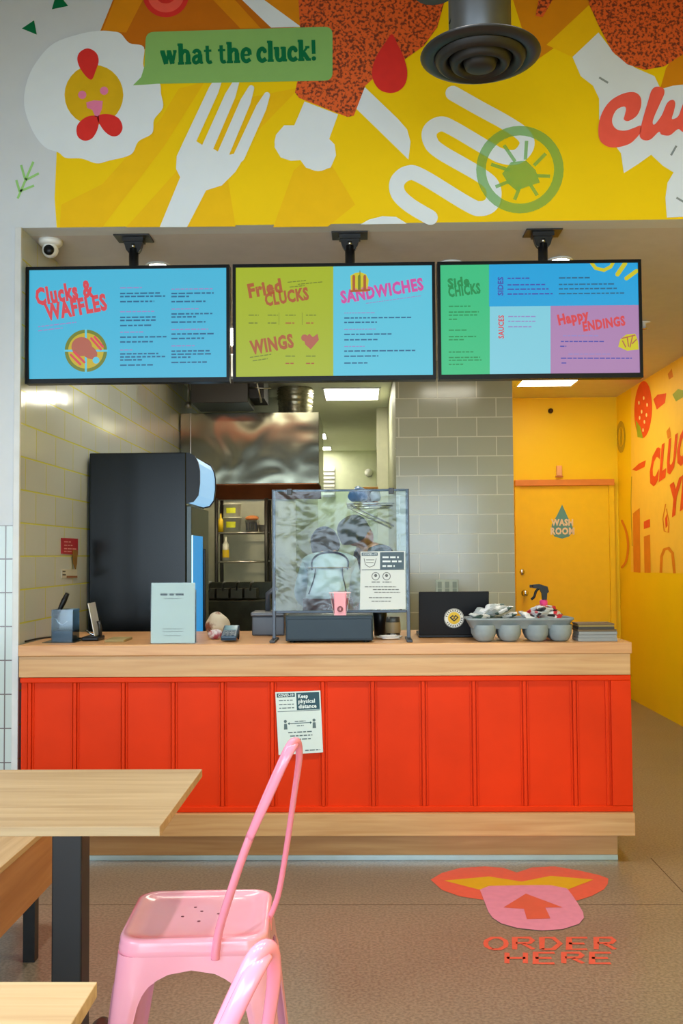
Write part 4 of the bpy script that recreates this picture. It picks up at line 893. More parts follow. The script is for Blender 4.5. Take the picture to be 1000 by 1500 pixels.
m = MB(); m.prism([(x, cy1_-.02, z) for x, z in prof], (0, .02, 0)); m.build('header_cheek', BLACKP, t)
m = MB(); inner = [(-.985+(x+.985)*.93, 1.80+(z-1.80)*.955) for x, z in prof]; m.prism([(x, cy0_+.0205, z) for x, z in inner], (0, cy1_-cy0_-.041, 0))
m.build('header_sign', em('cooler_sign_glow', (150, 200, 236), 1.0), t)
MB().box(cx1_-.0295, cx1_, cy0_+.005, cy1_-.005, .08, 1.64, bev=.003).build('door_frame', pm('door_frame_grey', (54, 62, 60), .3, .4), t)
dr = MB().box(cx1_, cx1_+.002, cy0_+.03, cy1_-.25, .16, 1.475).build('lit_glass', em('cooler_glow_blue', (30, 140, 205), 1.0), t)
MB().box(cx1_, cx1_+.003, cy0_+.006, cy0_+.028, .16, 1.475).build('light_strip', em('cooler_edge_glow', (200, 244, 252), 1.6), t)
MB().box(cx1_+.0025, cx1_+.018, cy1_-.24, cy1_-.21, .6, 1.4, bev=.004).build('handle', BLACK, t)

# ------------------------------------------------------------------ bits on the left tiled wall
def on_xl(X): return lambda x, y, l=0.: PX(x, y, X)+Vector((l, 0, 0))
WLm = on_xl(Lx)
t = thing('fire_sign', 'small red sign plate on the left tiled wall', 'sign', tuple(WLm(100, 800)))
m = MB(); m.prism([WLm(*q, .001) for q in ((89, 788), (113, 789), (113, 813), (89, 811))], (.004, 0, 0)); m.build('plate', pm('sign_red', (176, 24, 44), .4), t)
m = MB()
for y, x1 in ((793, 102), (798, 105), (803, 110), (807, 104)): m.lines(WLm, 92, x1, y, 1.3, .0065, 0, slope=.03)
m.build('print', pm('sign_pale_ink', (236, 190, 196), .5), t)
t = thing('hanging_tag', 'yellow brown tag hanging below the red sign', 'tag', tuple(WLm(107, 820)))
m = MB(); m.prism([WLm(*q, .008) for q in ((104, 806), (111, 806), (110, 826), (108, 834), (105, 826))], (.003, 0, 0)); m.build('tag_body', pm('brass_tag', (168, 124, 34), .4, .4), t)
t = thing('wall_card', 'small white card with brown edge below the red sign', 'card', tuple(WLm(100, 840)))
m = MB(); m.prism([WLm(*q, .001) for q in ((89, 834), (112, 834), (112, 847), (89, 847))], (.003, 0, 0)); m.build('sheet', pm('card_white', (206, 208, 204), .5), t)
m = MB(); m.flat(WLm, [(96, 843.5), (112, 843.5), (112, 846.5), (96, 846.5)], .0055, 0); m.lines(WLm, 90, 95, 836, 2, .0055, 1); m.lines(WLm, 90, 95, 841, 2, .0055, 1); m.build('print', [pm('card_brown_ink', (150, 96, 60), .5), pm('card_dark_ink', (70, 70, 70), .5)], t)

# corridor bits
cb = on_y(9.7); p = cb(806, 602)+Vector((0, .002, 0))
t = thing('corridor_sensor', 'tiny dark round sensor high on the yellow wall above the door', 'sensor', tuple(p)); MB().lathe([(0, .04), (.022, .03), (.026, 0), (0, 0)], (0, 0, 0), 16, M=Matrix.Translation(p) @ Matrix.Rotation(math.pi/2, 4, 'X')).build('dome', pm('sensor_dark_brown', (62, 30, 14), .4), t)
p = cb(818, 690); t = thing('wall_lamp', 'small pale upright fixture on the yellow wall above the washroom door', 'fixture', tuple(p))
MB().box(p.x-.026, p.x+.026, p.y-.04, p.y-.001, p.z-.05, p.z+.05, bev=.006).build('housing', pm('fixture_peach', (240, 176, 120), .4), t); MB().box(p.x-.034, p.x+.034, p.y-.045, p.y-.001, p.z-.062, p.z-.051).build('bracket', pm('fixture_orange', (196, 110, 40), .4), t)
# outlet on the tiled partition
po = on_y(7.785); a, c_ = po(638, 849), po(671, 874)
t = thing('outlet_plate', 'pale triple outlet plate on the tiled partition above the laptop', 'outlet', tuple(po(655, 862)))
MB().box(a.x, c_.x, 7.772, 7.7845, c_.z, a.z, bev=.003).build('plate', pm('outlet_pale', (188, 204, 196), .4), t)
for k in range(3):
    x = a.x+(c_.x-a.x)*(k+.5)/3
    for z in (.3, .7): zz = c_.z+(a.z-c_.z)*z; MB().box(x-.016, x+.016, 7.768, 7.772, zz-.024, zz+.024, bev=.002).build('socket', pm('socket_grey', (140, 158, 152), .4), t)
# ------------------------------------------------------------------ things on the counter
CT = ZT
def bp_(px, py): return PZ(px, py, CT)
PAPER = pm('sign_paper', (208, 214, 210), .55, amt=.01); ACR = clear('clear_acrylic', (232, 242, 242), .08, .04)
INK = pm('grey_print_ink', (96, 100, 100), .6); DINK = pm('dark_print_ink', (42, 46, 50), .6)
# plastic screen on a stand
sy = 4.565; X0, X1 = PY(401, 800, sy).x, PY(597, 800, sy).x; z_t, z_b = PY(500, 718, sy).z, PY(500, 894, sy).z
t = thing('sneeze_guard', 'clear wrinkled plastic screen on a dark metal stand in the middle of the counter', 'screen', ((X0+X1)/2, sy, CT))
for x in (X0, X1):
    MB().box(x-.008, x+.008, sy-.008, sy+.008, CT+.012, z_t+.004, bev=.002).build('post', pm('stand_dark_grey', (62, 66, 72), .35, .5), t)
    MB().box(x-.013, x+.013, sy-.10, sy+.10, CT+.0002, CT+.012, bev=.003).build('foot', pm('stand_foot', (58, 60, 64), .4, .4), t)
MB().box(X0+.008, X1-.008, sy-.006, sy+.006, z_b-.012, z_b, bev=.002).build('crossbar', pm('stand_bar', (60, 66, 74), .35, .5), t)
MB().box(X0+.008, X1-.008, sy-.005, sy+.005, z_t-.006, z_t+.004, bev=.002).build('crossbar', pm('stand_bar_top', (60, 66, 74), .35, .5), t)
m = MB(); nx, nz = 70, 70; grid = []
for j in range(nz+1):
    r = []
    for i in range(nx+1):
        u, v = i/nx, j/nz; x = X0+(X1-X0)*u; z = z_b+(z_t-z_b)*v
        e = min(1, 6*min(u, 1-u, v, 1-v)+.25)
        d = mnoise.noise(Vector((u*3.2, v*2.4, 3.1)))*.012 + mnoise.noise(Vector((u*9, v*4.5, 8.7)))*.0055 + mnoise.noise(Vector((u*17+v*6, v*15-u*5, 1.3)))*.0028
        d += .006*math.sin(v*9+u*14+3*mnoise.noise(Vector((u*3, v*3, 0))))*max(0, .5-v)
        r.append(m.bm.verts.new((x, sy-.0095+d*e, z)))
    grid.append(r)
for j in range(nz):
    for i in range(nx): f = m.bm.faces.new((grid[j][i], grid[j][i+1], grid[j+1][i+1], grid[j+1][i])); f.smooth = True
sheet = m.build('plastic_sheet', clear('wrinkled_clear_plastic', (214, 240, 248), .05, .2, .22, 5), t)
for u in (.12, .88): MB().box(X0+(X1-X0)*u-.012, X0+(X1-X0)*u+.012, sy-.024, sy+.008, z_t-.02, z_t+.007, bev=.002).build('clip', BLACK, t)
# notice hung on the screen
ng = on_y(sy-.029); t = thing('paper_notice', 'white and grey masked-face notice fixed to the clear plastic screen', 'notice', tuple(ng(560, 850)))
P4 = [(528, 808), (593, 807), (594, 892), (527, 893)]
m = MB(); m.prism([ng(*q) for q in P4], (0, .0008, 0)); m.build('sheet', PAPER, t)
m = MB(); m.flat(ng, [(529.5, 809.5), (553, 809.3), (553, 814), (529.5, 814.2)], .001, 0); m.flat(ng, [(556.5, 809), (591.5, 808.5), (591.5, 833.5), (556.5, 834)], .001, 0)
m.text(ng, 'COVID-19', 531, 813.3, 551.5, 813.1, 3, .0016, 1, bold=.02); m.flat(ng, [(529.5, 834.4), (592, 833.9), (592, 834.7), (529.5, 835.2)], .001, 0)
m.stroke(ng, [(533, 818), (535, 827), (541, 831), (548, 828), (551, 818)], .9, .001, 2, cap=False); m.stroke(ng, [(536, 820), (548, 820)], .9, .001, 2, cap=False); m.stroke(ng, [(536, 824), (547, 824)], .9, .001, 2, cap=False)
for y, a, c_ in ((815, 560, 584), (821, 560, 588), (828, 560, 578)): m.lines(ng, a, c_, y, 2.6, .0016, 1)
for x in (550, 566): m.ring(ng, x, 844, 6, 5, .001, 2, n=16); m.disc(ng, x, 843, 2.2, None, .001, 2); m.lines(ng, x-6, x+7, 852, 1.3, .001, 2)
for y, a, c_ in ((859, 534, 580), (863, 546, 584), (867, 548, 586), (875, 540, 575), (880, 544, 572)): m.lines(ng, a, c_, y, 1.2, .001, 2)
m.build('print', [pm('guard_notice_dark', (72, 92, 104), .6), pm('guard_notice_white', (214, 224, 226), .6), INK], t)
# low black box
x0, x1 = PY(418, 920, 4.47).x, PY(546, 920, 4.47).x
t = thing('cash_drawer', 'long low blue-black cash drawer under the plastic screen', 'cash drawer', ((x0+x1)/2, 4.6, CT)); zt_ = PY(480, 902, 4.47).z
CD = pm('cash_drawer_paint', (32, 48, 58), .36, amt=.06, spec=.25)
MB().box(x0, x1, 4.475, 4.86, CT+.008, zt_, bev=.004).build('case', CD, t); MB().box(x0+.006, x1-.006, 4.468, 4.4745, CT+.016, zt_-.014, bev=.002).build('drawer_front', CD, t)
for x in (x0+.03, x1-.03):
    for y in (4.5, 4.83): MB().lathe([(0, 0), (.012, 0), (.012, .0078), (0, .0078)], (x, y, CT), 12).build('foot', BLACKP, t)
# pink carton with logo
p = PY(498, 897, 4.50); cx_, cz_ = p.x, zt_+.0005
t = thing('fry_carton', 'pink paper carton with a round maroon logo standing on the cash drawer', 'carton', (cx_, 4.505, cz_)); PKC = pm('carton_pink', (244, 166, 176), .5); PKW = pm('carton_pale', (236, 206, 210), .5)
m = MB(); m.prism([(cx_-.026, 4.49, cz_), (cx_+.026, 4.49, cz_), (cx_+.022, 4.486, cz_+.10), (cx_-.022, 4.486, cz_+.10)], (0, .0012, 0)); m.build('front_panel', PKC, t)
m = MB(); m.prism([(cx_-.026, 4.515, cz_), (cx_+.026, 4.515, cz_), (cx_+.03, 4.519, cz_+.105), (cx_-.03, 4.519, cz_+.105)], (0, .0012, 0)); m.build('back_panel', PKC, t)
for s_ in (-1, 1):
    m = MB(); m.prism([(cx_+s_*.0265, 4.491, cz_), (cx_+s_*.0265, 4.515, cz_), (cx_+s_*.046, 4.519, cz_+.10), (cx_+s_*.046, 4.489, cz_+.10)], (s_*.001, 0, 0)); m.build('side_flap', PKW, t)
    m = MB(); m.tube([(cx_+s_*.028, 4.489, cz_+.03), (cx_+s_*.0375, 4.488, cz_+.098)], .0012, 6); m.build('fold', pm('carton_fold_rose', (176, 84, 96), .6), t)
MB().box(cx_-.049, cx_+.049, 4.4865, 4.4885, cz_+.099, cz_+.104).build('rim', PKW, t)
lg = on_y(4.4865); c0 = lg(498, 887); m = MB()
m.poly([(c0.x+.0135*math.cos(a), 4.4845, cz_+.028+.0135*math.sin(a)) for a in [2*math.pi*k/24 for k in range(24)]], 0)
for dx in (-.004, .002): m.poly([(cx_+dx-.0014+.0, 4.4838, cz_+.022), (cx_+dx+.0014, 4.4838, cz_+.022), (cx_+dx+.0024, 4.4838, cz_+.035), (cx_+dx-.0004, 4.4838, cz_+.035)], 1)
m.build('logo', [pm('logo_maroon', (118, 44, 50), .5), PKC], t)
# printer, jar, cable
t = thing('receipt_printer', 'dark grey receipt printer on the counter left of the plastic screen', 'printer', (-.46, 5.0, CT)); GP = pm('printer_grey', (72, 76, 84), .4)
a = PY(371, 900, 4.95).x; c_ = PY(418, 900, 4.95).x
MB().box(a, c_, 4.88, 5.05, CT+.0003, CT+.095, bev=.006).build('body', GP, t); MB().box(a-.005, c_, 4.87, 5.05, CT+.0955, CT+.115, bev=.006).build('lid', pm('printer_lid_grey', (92, 94, 100), .35), t); MB().tube([(c_-.09, 5.0, CT+.1155), (c_-.09, 5.0, CT+.2), (c_-.05, 4.97, CT+.23)], .014, 10).build('stalk', GP, t)
p = bp_(574, 929); t = thing('canister', 'small dark canister right of the cash drawer', 'canister', (p.x, 4.78, CT))
MB().lathe([(0, 0), (.034, 0), (.036, .05), (.032, .095), (0, .095)], (p.x, 4.78, CT+.0005), 24).build('body', pm('canister_dark', (50, 48, 44), .35), t); MB().lathe([(.0365, .02), (.037, .05), (.0355, .07)], (p.x, 4.78, CT+.0005), 24).build('label', pm('canister_tan', (150, 130, 96), .5), t)
p = bp_(556, 929); t = thing('canister', 'black tumbler between the cash drawer and the small dark canister', 'canister', (p.x, 4.86, CT)); MB().lathe([(0, 0), (.028, 0), (.034, .11), (.03, .118), (0, .118)], (p.x, 4.86, CT+.0005), 22).build('body', BLACKP, t)
p = bp_(568, 931); sp_ = [(p.x+(.035+.012*math.sin(k*1.1))*math.cos(k*.7)*1.3, 4.63+(.03+.008*math.cos(k))*math.sin(k*.7), CT+.004+.0006*k) for k in range(30)]
tag(MB().tube(catmull(sp_, 3), .0032, 6).build('white_cable', pm('white_cable', (222, 222, 220), .4)), 'coil of white cable lying on the counter right of the cash drawer', 'cable')
# laptop
ly = 4.70; a, c_ = PY(613, 900, ly).x, PY(715.5, 900, ly).x
t = thing('laptop', 'open black laptop with a round sticker on the back of its lid', 'laptop', ((a+c_)/2, 4.8, CT)); ht = .208
MB().box(a, c_, ly+.012, ly+.235, CT+.0004, CT+.018, bev=.004).build('base', BLACKP, t)
LM = Matrix.Translation((0, ly+.006, CT+.012)) @ Matrix.Rotation(math.radians(8), 4, 'X')
ld = MB().box(a, c_, -.005, .004, 0, ht, M=LM, bev=.004).build('lid', pm('laptop_black', (18, 19, 22), .4, spec=.2), t)
MB().box(a+.01, c_-.01, .0042, .005, .012, ht-.01, M=LM).build('display', pm('laptop_glass', (12, 12, 14), .1), t)
q = PY(664.5, 905, ly); lx_, lz_ = q.x, (q.z-CT-.012)
SK = [pm('sticker_white', (226, 226, 214), .45), pm('sticker_dark', (52, 48, 42), .5), pm('sticker_yellow', (226, 186, 50), .45)]
lm_ = lambda x, y, l=0.: LM @ Vector((lx_+x, -.0053-l, lz_-y))
m = MB(); m.disc(lm_, 0, 0, .0465, None, 0, 0, n=40); m.ring(lm_, 0, 0, .0455, .0435, .0004, 1)
for k in range(22):
    if k in (10, 11, 21): continue
    an = 2*math.pi*k/22; m.flat(lm_, [(.0405*math.cos(an+o)*r, .0405*math.sin(an+o)*r) for o, r in ((-.07, .8), (.05, .8), (.05, 1), (-.07, 1))], .0004, 1)
m.disc(lm_, 0, -.001, .029, None, .0005, 2, n=32); m.flat(lm_, [(-.021, -.004), (-.006, -.016), (0, -.010), (.008, -.017), (.021, -.004), (.012, .006), (0, .016), (-.012, .006)], .0008, 1)
m.flat(lm_, [(-.012, -.004), (-.004, -.009), (.002, -.004), (.010, -.009), (.013, -.003), (0, .008)], .0011, 2); m.disc(lm_, 0, -.001, .0042, None, .0014, 1)
m.build('sticker', SK, ld)
# grey carry tray
ty = 4.545; a, c_ = PY(684, 908, 4.46).x, PY(842, 908, 4.46).x; zr = 1.071
t = thing('carry_tray', 'grey moulded tray with round cups, full of packets, near the right counter end', 'tray', ((a+c_)/2, ty, CT)); GT = pm('moulded_grey_pulp', (140, 150, 152), .6, amt=.06, scale=40)
hx, hy_ = (c_-a)/2, .094; mx_ = (a+c_)/2
m = MB(); tr_ = [(hx, .03, zr-.007), (hx, .03, zr), (hx-.006, .028, zr+.001), (hx-.012, .026, zr-.004), (hx-.03, .024, zr-.045), (hx-.034, .022, zr-.047)]
def rq(h, r, z): return [Vector((mx_, ty, 0))+p for p in rsq(h, r, z, 6, hy_+h-hx)]
m.loft([rq(hx-.026, .026, zr-.047)]+[rq(hx-.008, .03, zr-.012)]+[rq(*q) for q in tr_], cap1=True); m.build('trough', GT, t)
cups = [PY(x, 930, 4.46).x for x in (711, 748, 788.5, 822.5)]
for x in cups:
    for y in (ty-.043, ty+.043): MB().lathe([(0, CT+.0006), (.026, CT+.0006), (.040, CT+.010), (.050, CT+.032), (.054, zr-.036), (.052, zr-.03)], (x, y, 0), 26).build('cup', GT, t)
# packets in the tray: one pillow-shaped packet copied
def packet_mesh(mats, seed):
    m = MB(); n = 10; top = []; bot = []
    for j in range(n+1):
        r1_, r2_ = [], []
        for i in range(n+1):
            u, v = i/n*2-1, j/n*2-1; e = max(0, (1-abs(u)**3)*(1-abs(v)**3)); w = .010*e**.6; cr = .004*mnoise.noise(Vector((u*2.6+seed, v*2.6, .3)))
            r1_.append(m.bm.verts.new((u*.043, v*.029, w+cr))); r2_.append(m.bm.verts.new((u*.043, v*.029, -w+cr-.0003)))
        top.append(r1_); bot.append(r2_)
    for G_, fl_ in ((top, 0), (bot, 1)):
        for j in range(n):
            for i in range(n):
                q = (G_[j][i], G_[j][i+1], G_[j+1][i+1], G_[j+1][i]); f = m.bm.faces.new(q[::-1] if fl_ else q); f.smooth = True
                u, v = (i+.5)/n*2-1, (j+.5)/n*2-1
                f.material_index = 1 if (abs(u) < .35 and abs(v) < .45) else (2 if (u > .55 or abs(v+u*.6-.5) < .16) else 0)
    return m.build('packet', mats)
PW = pm('packet_white', (218, 220, 220), .35); PG_ = pm('packet_grey', (168, 176, 176), .35); PR_ = pm('packet_red', (204, 40, 56), .35); PK_ = pm('packet_black', (44, 40, 46), .35); PGR = pm('packet_green', (70, 96, 88), .4)
kinds = [packet_mesh([PW, PG_, PGR], 2), packet_mesh([PG_, PW, PG_], 9), packet_mesh([PW, PR_, PK_], 5), packet_mesh([PW, PK_, PR_], 12)]
def place(src, first, loc, rot, label, group):
    o = src if first else src.copy()
    if not first: COL.objects.link(o)
    o.location = loc; o.rotation_euler = rot; return tag(o, label, 'packet', group)
rr2 = random.Random(3); used = set()
def pile(x0, x1, n, ks, zb, zh, label, group):
    for k in range(n):
        u = (k+.5)/n; lay = k % 3; x = x0+(x1-x0)*((u*2.7) % 1); y = ty+(-.05, .0, .05)[(k//3) % 3]+rr2.uniform(-.012, .012); kk = ks[k % len(ks)]
        hump = 1-abs((x-(x0+x1)/2)/((x1-x0)/2))**2
        z = zb+zh*hump*lay/2+.004*lay
        place(kinds[kk], kk not in used, (x, y, z), (rr2.uniform(-.4, .4)+.25, rr2.uniform(-.4, .4), rr2.uniform(0, 6.28)), label, group); used.add(kk)
pile(a+.05, mx_-.03, 9, (0, 1), zr+.004, .03, 'crumpled white and grey packet in the left half of the grey tray', 'plain packets in the tray')
pile(mx_+.035, c_-.055, 12, (2, 3), zr+.002, .026, 'white packet with red and black print in the right half of the grey tray', 'printed packets in the tray')
# spray bottle behind the tray
p = PY(796, 890, 4.74); bx = p.x; t = thing('spray_bottle', 'spray bottle with black trigger and pink neck behind the grey tray', 'spray bottle', (bx, 4.74, CT))
MB().lathe([(0, 0), (.036, 0), (.038, .01), (.038, .09), (.03, .115), (.017, .134), (.015, .145), (0, .145)], (bx, 4.74, CT+.0005), 24).build('bottle', pm('bottle_pale_pink', (236, 150, 184), .25), t)
MB().lathe([(.018, .134), (.019, .168), (.012, .174), (0, .174)], (bx, 4.74, CT), 20).build('collar', pm('collar_hot_pink', (240, 70, 140), .35), t)
zt2 = CT+.174
m = MB(); m.prism([(bx-.006, 4.728, zt2), (bx+.014, 4.728, zt2), (bx+.016, 4.728, zt2+.03), (bx+.024, 4.728, zt2+.038), (bx+.018, 4.728, zt2+.062), (bx-.02, 4.728, zt2+.074), (bx-.05, 4.728, zt2+.072), (bx-.05, 4.728, zt2+.056), (bx-.02, 4.728, zt2+.052), (bx-.008, 4.728, zt2+.03)], (0, .024, 0)); m.build('head', BLACKP, t)
MB().tube(catmull([(bx-.02, 4.74, zt2+.055), (bx-.035, 4.74, zt2+.04), (bx-.044, 4.74, zt2+.014), (bx-.058, 4.74, zt2+.002)], 5), .006, 8).build('trigger', BLACKP, t)
MB().tube([(bx-.0505, 4.74, zt2+.064), (bx-.064, 4.74, zt2+.064)], .007, 10).build('nozzle', pm('nozzle_dark', (40, 40, 40), .4), t)
# stack of leaflets at the right end
a, c_ = PY(843, 925, 4.52).x, PY(900, 925, 4.52).x
K1, K2, K3, K4 = pm('leaflet_brown', (104, 84, 56), .6), pm('leaflet_grey', (142, 146, 146), .6), pm('leaflet_tan', (172, 150, 84), .6), pm('leaflet_dark', (58, 52, 46), .6)
lab7 = ['bottom grey leaflet of the stack at the right counter end', 'second grey leaflet from the bottom of the stack at the right counter end', 'third grey leaflet, middle of the stack at the right counter end', 'brown leaflet above the grey ones in the stack at the right counter end', 'dark leaflet under the top two of the stack at the right counter end', 'second leaflet from the top, tan, in the stack at the right counter end', 'topmost dark brown leaflet of the stack at the right counter end']
z = CT+.0004
for k, (mt, h) in enumerate(zip((K2, K2, K2, K1, K4, K3, K1), (.015, .014, .014, .01, .012, .006, .008))):
    o = MB().box(a+.002*(k % 3), c_-.012*(k > 3)-.002*(k % 2), 4.475+.002*(k % 2), 4.60, z, z+h-.0006, bev=.001).build('leaflet', mt); tag(o, lab7[k], 'leaflet', 'leaflets stacked on the counter'); z += h
# white sign with acrylic holder (code left blank)
qy = 4.475; qm = on_y(qy); t = thing('sign_holder', 'upright white sign in a clear holder at the left part of the counter', 'sign', tuple(bp_(252, 943)))
Q = [(220, 854), (284, 854.5), (285, 942), (221, 943)]
bl, br = PY(221, 943, qy), PY(285, 943, qy); zb_ = CT+.0006; zt3 = qm(250, 854).z
MB().prism([(bl.x, qy, zb_+.002), (br.x, qy, zb_+.002), (br.x, qy+.012, zt3), (bl.x, qy+.012, zt3)], (0, .0015, 0)).build('sheet', PAPER, t)
qf = lambda x, y, l=0.: Vector((bl.x+(x-221)/64*(br.x-bl.x), qy+.012*((943-y)/89)-.0006-l, zb_+(943-y)/89*(zt3-zb_)))
m = MB()
m.lines(qf, 234, 271, 869.5, 3.2, .0002, 1); m.lines(qf, 240, 264, 876.5, 1.2, .0002, 0)
for y, a_, b2 in ((921, 238, 268), (925, 238, 268), (931, 240, 266)): m.lines(qf, a_, b2, y, 1., .0002, 0)
m.build('print', [INK, DINK], t)
ACE = clear('acrylic_holder', (240, 246, 246), .008, .03)
m = MB(); m.prism([(bl.x-.003, qy-.0025, zb_), (br.x+.003, qy-.0025, zb_), (br.x+.003, qy+.0095, zt3+.002), (bl.x-.003, qy+.0095, zt3+.002)], (0, .001, 0)); m.build('front_pane', ACE, t)
MB().box(bl.x-.003, br.x+.003, qy+.0, qy+.07, CT+.0002, CT+.003).build('foot', ACE, t)
MB().box(br.x-.001, br.x+.004, qy+.016, qy+.022, CT+.004, CT+.24).build('back_edge', pm('holder_edge_dark', (46, 60, 74), .3), t)
# tablet on its stand, seen edge-on
p = bp_(154, 934); tx = p.x; t = thing('tablet_stand', 'small black stand with a silver foot beside the drinks cooler side', 'stand', (tx, 4.68, CT))
MB().box(tx-.06, tx+.02, 4.62, 4.74, CT+.0004, CT+.02, bev=.006).build('foot', BLACKP, t)
m = MB(); m.tube([(tx+.012, 4.68, CT+.014), (tx-.03, 4.68, CT+.03), (tx-.056, 4.68, CT+.046)], .005, 8); m.build('rest_bar', CHROME, t)
m = MB(); m.tube([(tx+.014, 4.68, CT+.016), (tx+.012, 4.68, CT+.06), (tx+.004, 4.68, CT+.09)], .009, 8); m.build('back_arm', BLACK, t)
tm = Matrix.Translation((tx+.004, 4.68, CT+.0245)) @ Matrix.Rotation(-.20, 4, 'Y')
t = thing('tablet', 'thin tablet with pale rim leaning on the small black stand, seen edge-on', 'tablet', (tx, 4.68, CT+.03))
MB().box(-.0045, .0, -.06, .06, 0, .155, M=tm, bev=.002).build('body', pm('tablet_silver', (206, 208, 210), .3, .4), t); MB().box(-.0058, -.0046, -.055, .055, .008, .147, M=tm).build('display', BLACKP, t)
# clear box with a black handled tool
x0, x1 = PY(80, 915, 4.62).x, PY(111, 915, 4.62).x; zt4 = PY(95, 893, 4.58).z
t = thing('acrylic_box', 'clear acrylic box at the left end of the counter', 'box', ((x0+x1)/2, 4.62, CT)); BX = clear('box_acrylic', (200, 214, 222), .035, .06)
w_ = .003; m = MB(); m.box(x0, x1, 4.57, 4.57+w_, CT+.004, zt4); m.box(x0, x1, 4.68-w_, 4.68, CT+.004, zt4); m.box(x0, x0+w_, 4.573, 4.677, CT+.004, zt4); m.box(x1-w_, x1, 4.573, 4.677, CT+.004, zt4); m.build('walls', BX, t)
MB().box(x0-.03, x1+.02, 4.53, 4.70, CT+.0003, CT+.0038, bev=.001).build('base_plate', BX, t); MB().box(x0+.004, x1-.004, 4.575, 4.675, CT+.004, CT+.05).build('contents', pm('box_contents_blue_grey', (112, 132, 150), .5, amt=.2, scale=50), t)
t = thing('scoop', 'black handled scoop standing in the clear acrylic box', 'scoop', (x0+.05, 4.62, CT+.05))
h0, h1 = PY(88, 892, 4.62), PY(99, 869, 4.62); MB().tube([h0+(h0-h1)*.6, h0, h0.lerp(h1, .5), h1], [.007, .011, .0135, .010], 12).build('handle', BLACKP, t)
q_ = h0+(h0-h1)*.6; MB().tube(catmull([q_, q_+Vector((.012, 0, -.02)), q_+Vector((.035, 0, -.03)), q_+Vector((.055, 0, -.012))], 5), .005, 8).build('shank', CHROME, t)
cb_ = [tuple(bp_(x, y)+Vector((0, 0, .004))) for x, y in ((36, 941), (55, 937), (78, 934.5), (105, 936), (130, 936), (150, 934))]
tag(MB().tube(catmull(cb_, 6), .004, 8).build('black_cable', BLACKP), 'thin black cable running along the left end of the counter', 'cable')
a, c_ = bp_(168, 936), bp_(203, 933); tag(MB().box(a.x, c_.x, 4.55, 4.72, CT+.0004, CT+.012, bev=.002).build('folded_bag', pm('kraft_olive', (150, 132, 84), .7)), 'flat olive paper bag on the counter between the tablet stand and the white sign', 'bag')
# card terminal and crumpled bag
a, c_ = bp_(329, 937).x, bp_(352, 937).x; t = thing('card_terminal', 'small blue-black card terminal right of the white sign', 'card terminal', ((a+c_)/2, 4.56, CT))
TM = Matrix.Translation(((a+c_)/2, 4.53, CT+.0055)) @ Matrix.Rotation(.35, 4, 'X')
MB().box(-.036, .036, 0, .13, 0, .022, M=TM, bev=.005).build('body', pm('terminal_navy', (38, 66, 88), .3), t); MB().box(-.028, .028, .07, .12, .0222, .0232, M=TM).build('display', pm('terminal_glass', (86, 130, 146), .15), t)
for i in range(3):
    for j in range(3): MB().box(-.024+i*.018, -.012+i*.018, .015+j*.017, .026+j*.017, .0222, .0245, M=TM).build('key', pm('terminal_key', (60, 80, 96), .4), t)
MB().box(-.034, .034, .095, .125, -.036, -.0005, M=TM).build('rest', BLACKP, t)
tag(MB().tube([bp_(346, 938)+Vector((0, 0, .008)), bp_(349, 934)+Vector((0, .02, .03))], .006, 8).build('stylus', pm('stylus_orange', (214, 128, 84), .4)), 'short orange pen beside the card terminal', 'pen')
p = bp_(312, 936); lump('paper_bag', 'crumpled white and brown bag behind the card terminal, beside the cooler', 'bag', (p.x, 4.86, CT+.052), .062, (.9, .8, 1.0), speckle('bag_white_red', (206, 196, 176), (128, 72, 56), 16, .45), 3)
lump('paper_bag', 'small red and grey crumpled wrapper in front of the crumpled bag', 'wrapper', (p.x+.012, 4.70, CT+.022), .028, (1.3, .9, .9), speckle('wrapper_red', (214, 206, 204), (170, 70, 76), 26, .5), 8)
# ------------------------------------------------------------------ two cooks
SKIN = pm('skin', (206, 150, 116), .5, amt=.05, scale=20)
def skin_obj(name, chains, mat, parent, sub=2):
    """chains: lists of (point, radius); the first vertex of the first chain is the root; shared points merge"""
    V = []; R = []; E = []; idx = {}
    def vid(p, r):
        k = tuple(round(c, 4) for c in p)
        if k not in idx: idx[k] = len(V); V.append(k); R.append(r)
        return idx[k]
    for ch in chains:
        ids = [vid(p, r) for p, r in ch]; E += list(zip(ids, ids[1:]))
    me = bpy.data.meshes.new(name); me.from_pydata(V, E, []); me.materials.append(mat)
    o = bpy.data.objects.new(name, me); COL.objects.link(o)
    md = o.modifiers.new('skin', 'SKIN'); md.use_smooth_shade = True
    for i, r in enumerate(R):
        sv = me.skin_vertices[0].data[i]; sv.radius = r if isinstance(r, tuple) else (r, r); sv.use_root = i == 0
    s = o.modifiers.new('sub', 'SUBSURF'); s.levels = s.render_levels = sub
    dg = bpy.context.evaluated_depsgraph_get(); m2 = bpy.data.meshes.new_from_object(o.evaluated_get(dg))
    bpy.data.objects.remove(o); m2.name = name
    for p in m2.polygons: p.use_smooth = True
    if not m2.materials: m2.materials.append(mat)
    o = bpy.data.objects.new(name, m2); COL.objects.link(o)
    if parent: o.parent = parent; o.matrix_parent_inverse = Matrix.Translation(-Vector(wloc(parent)))
    return o
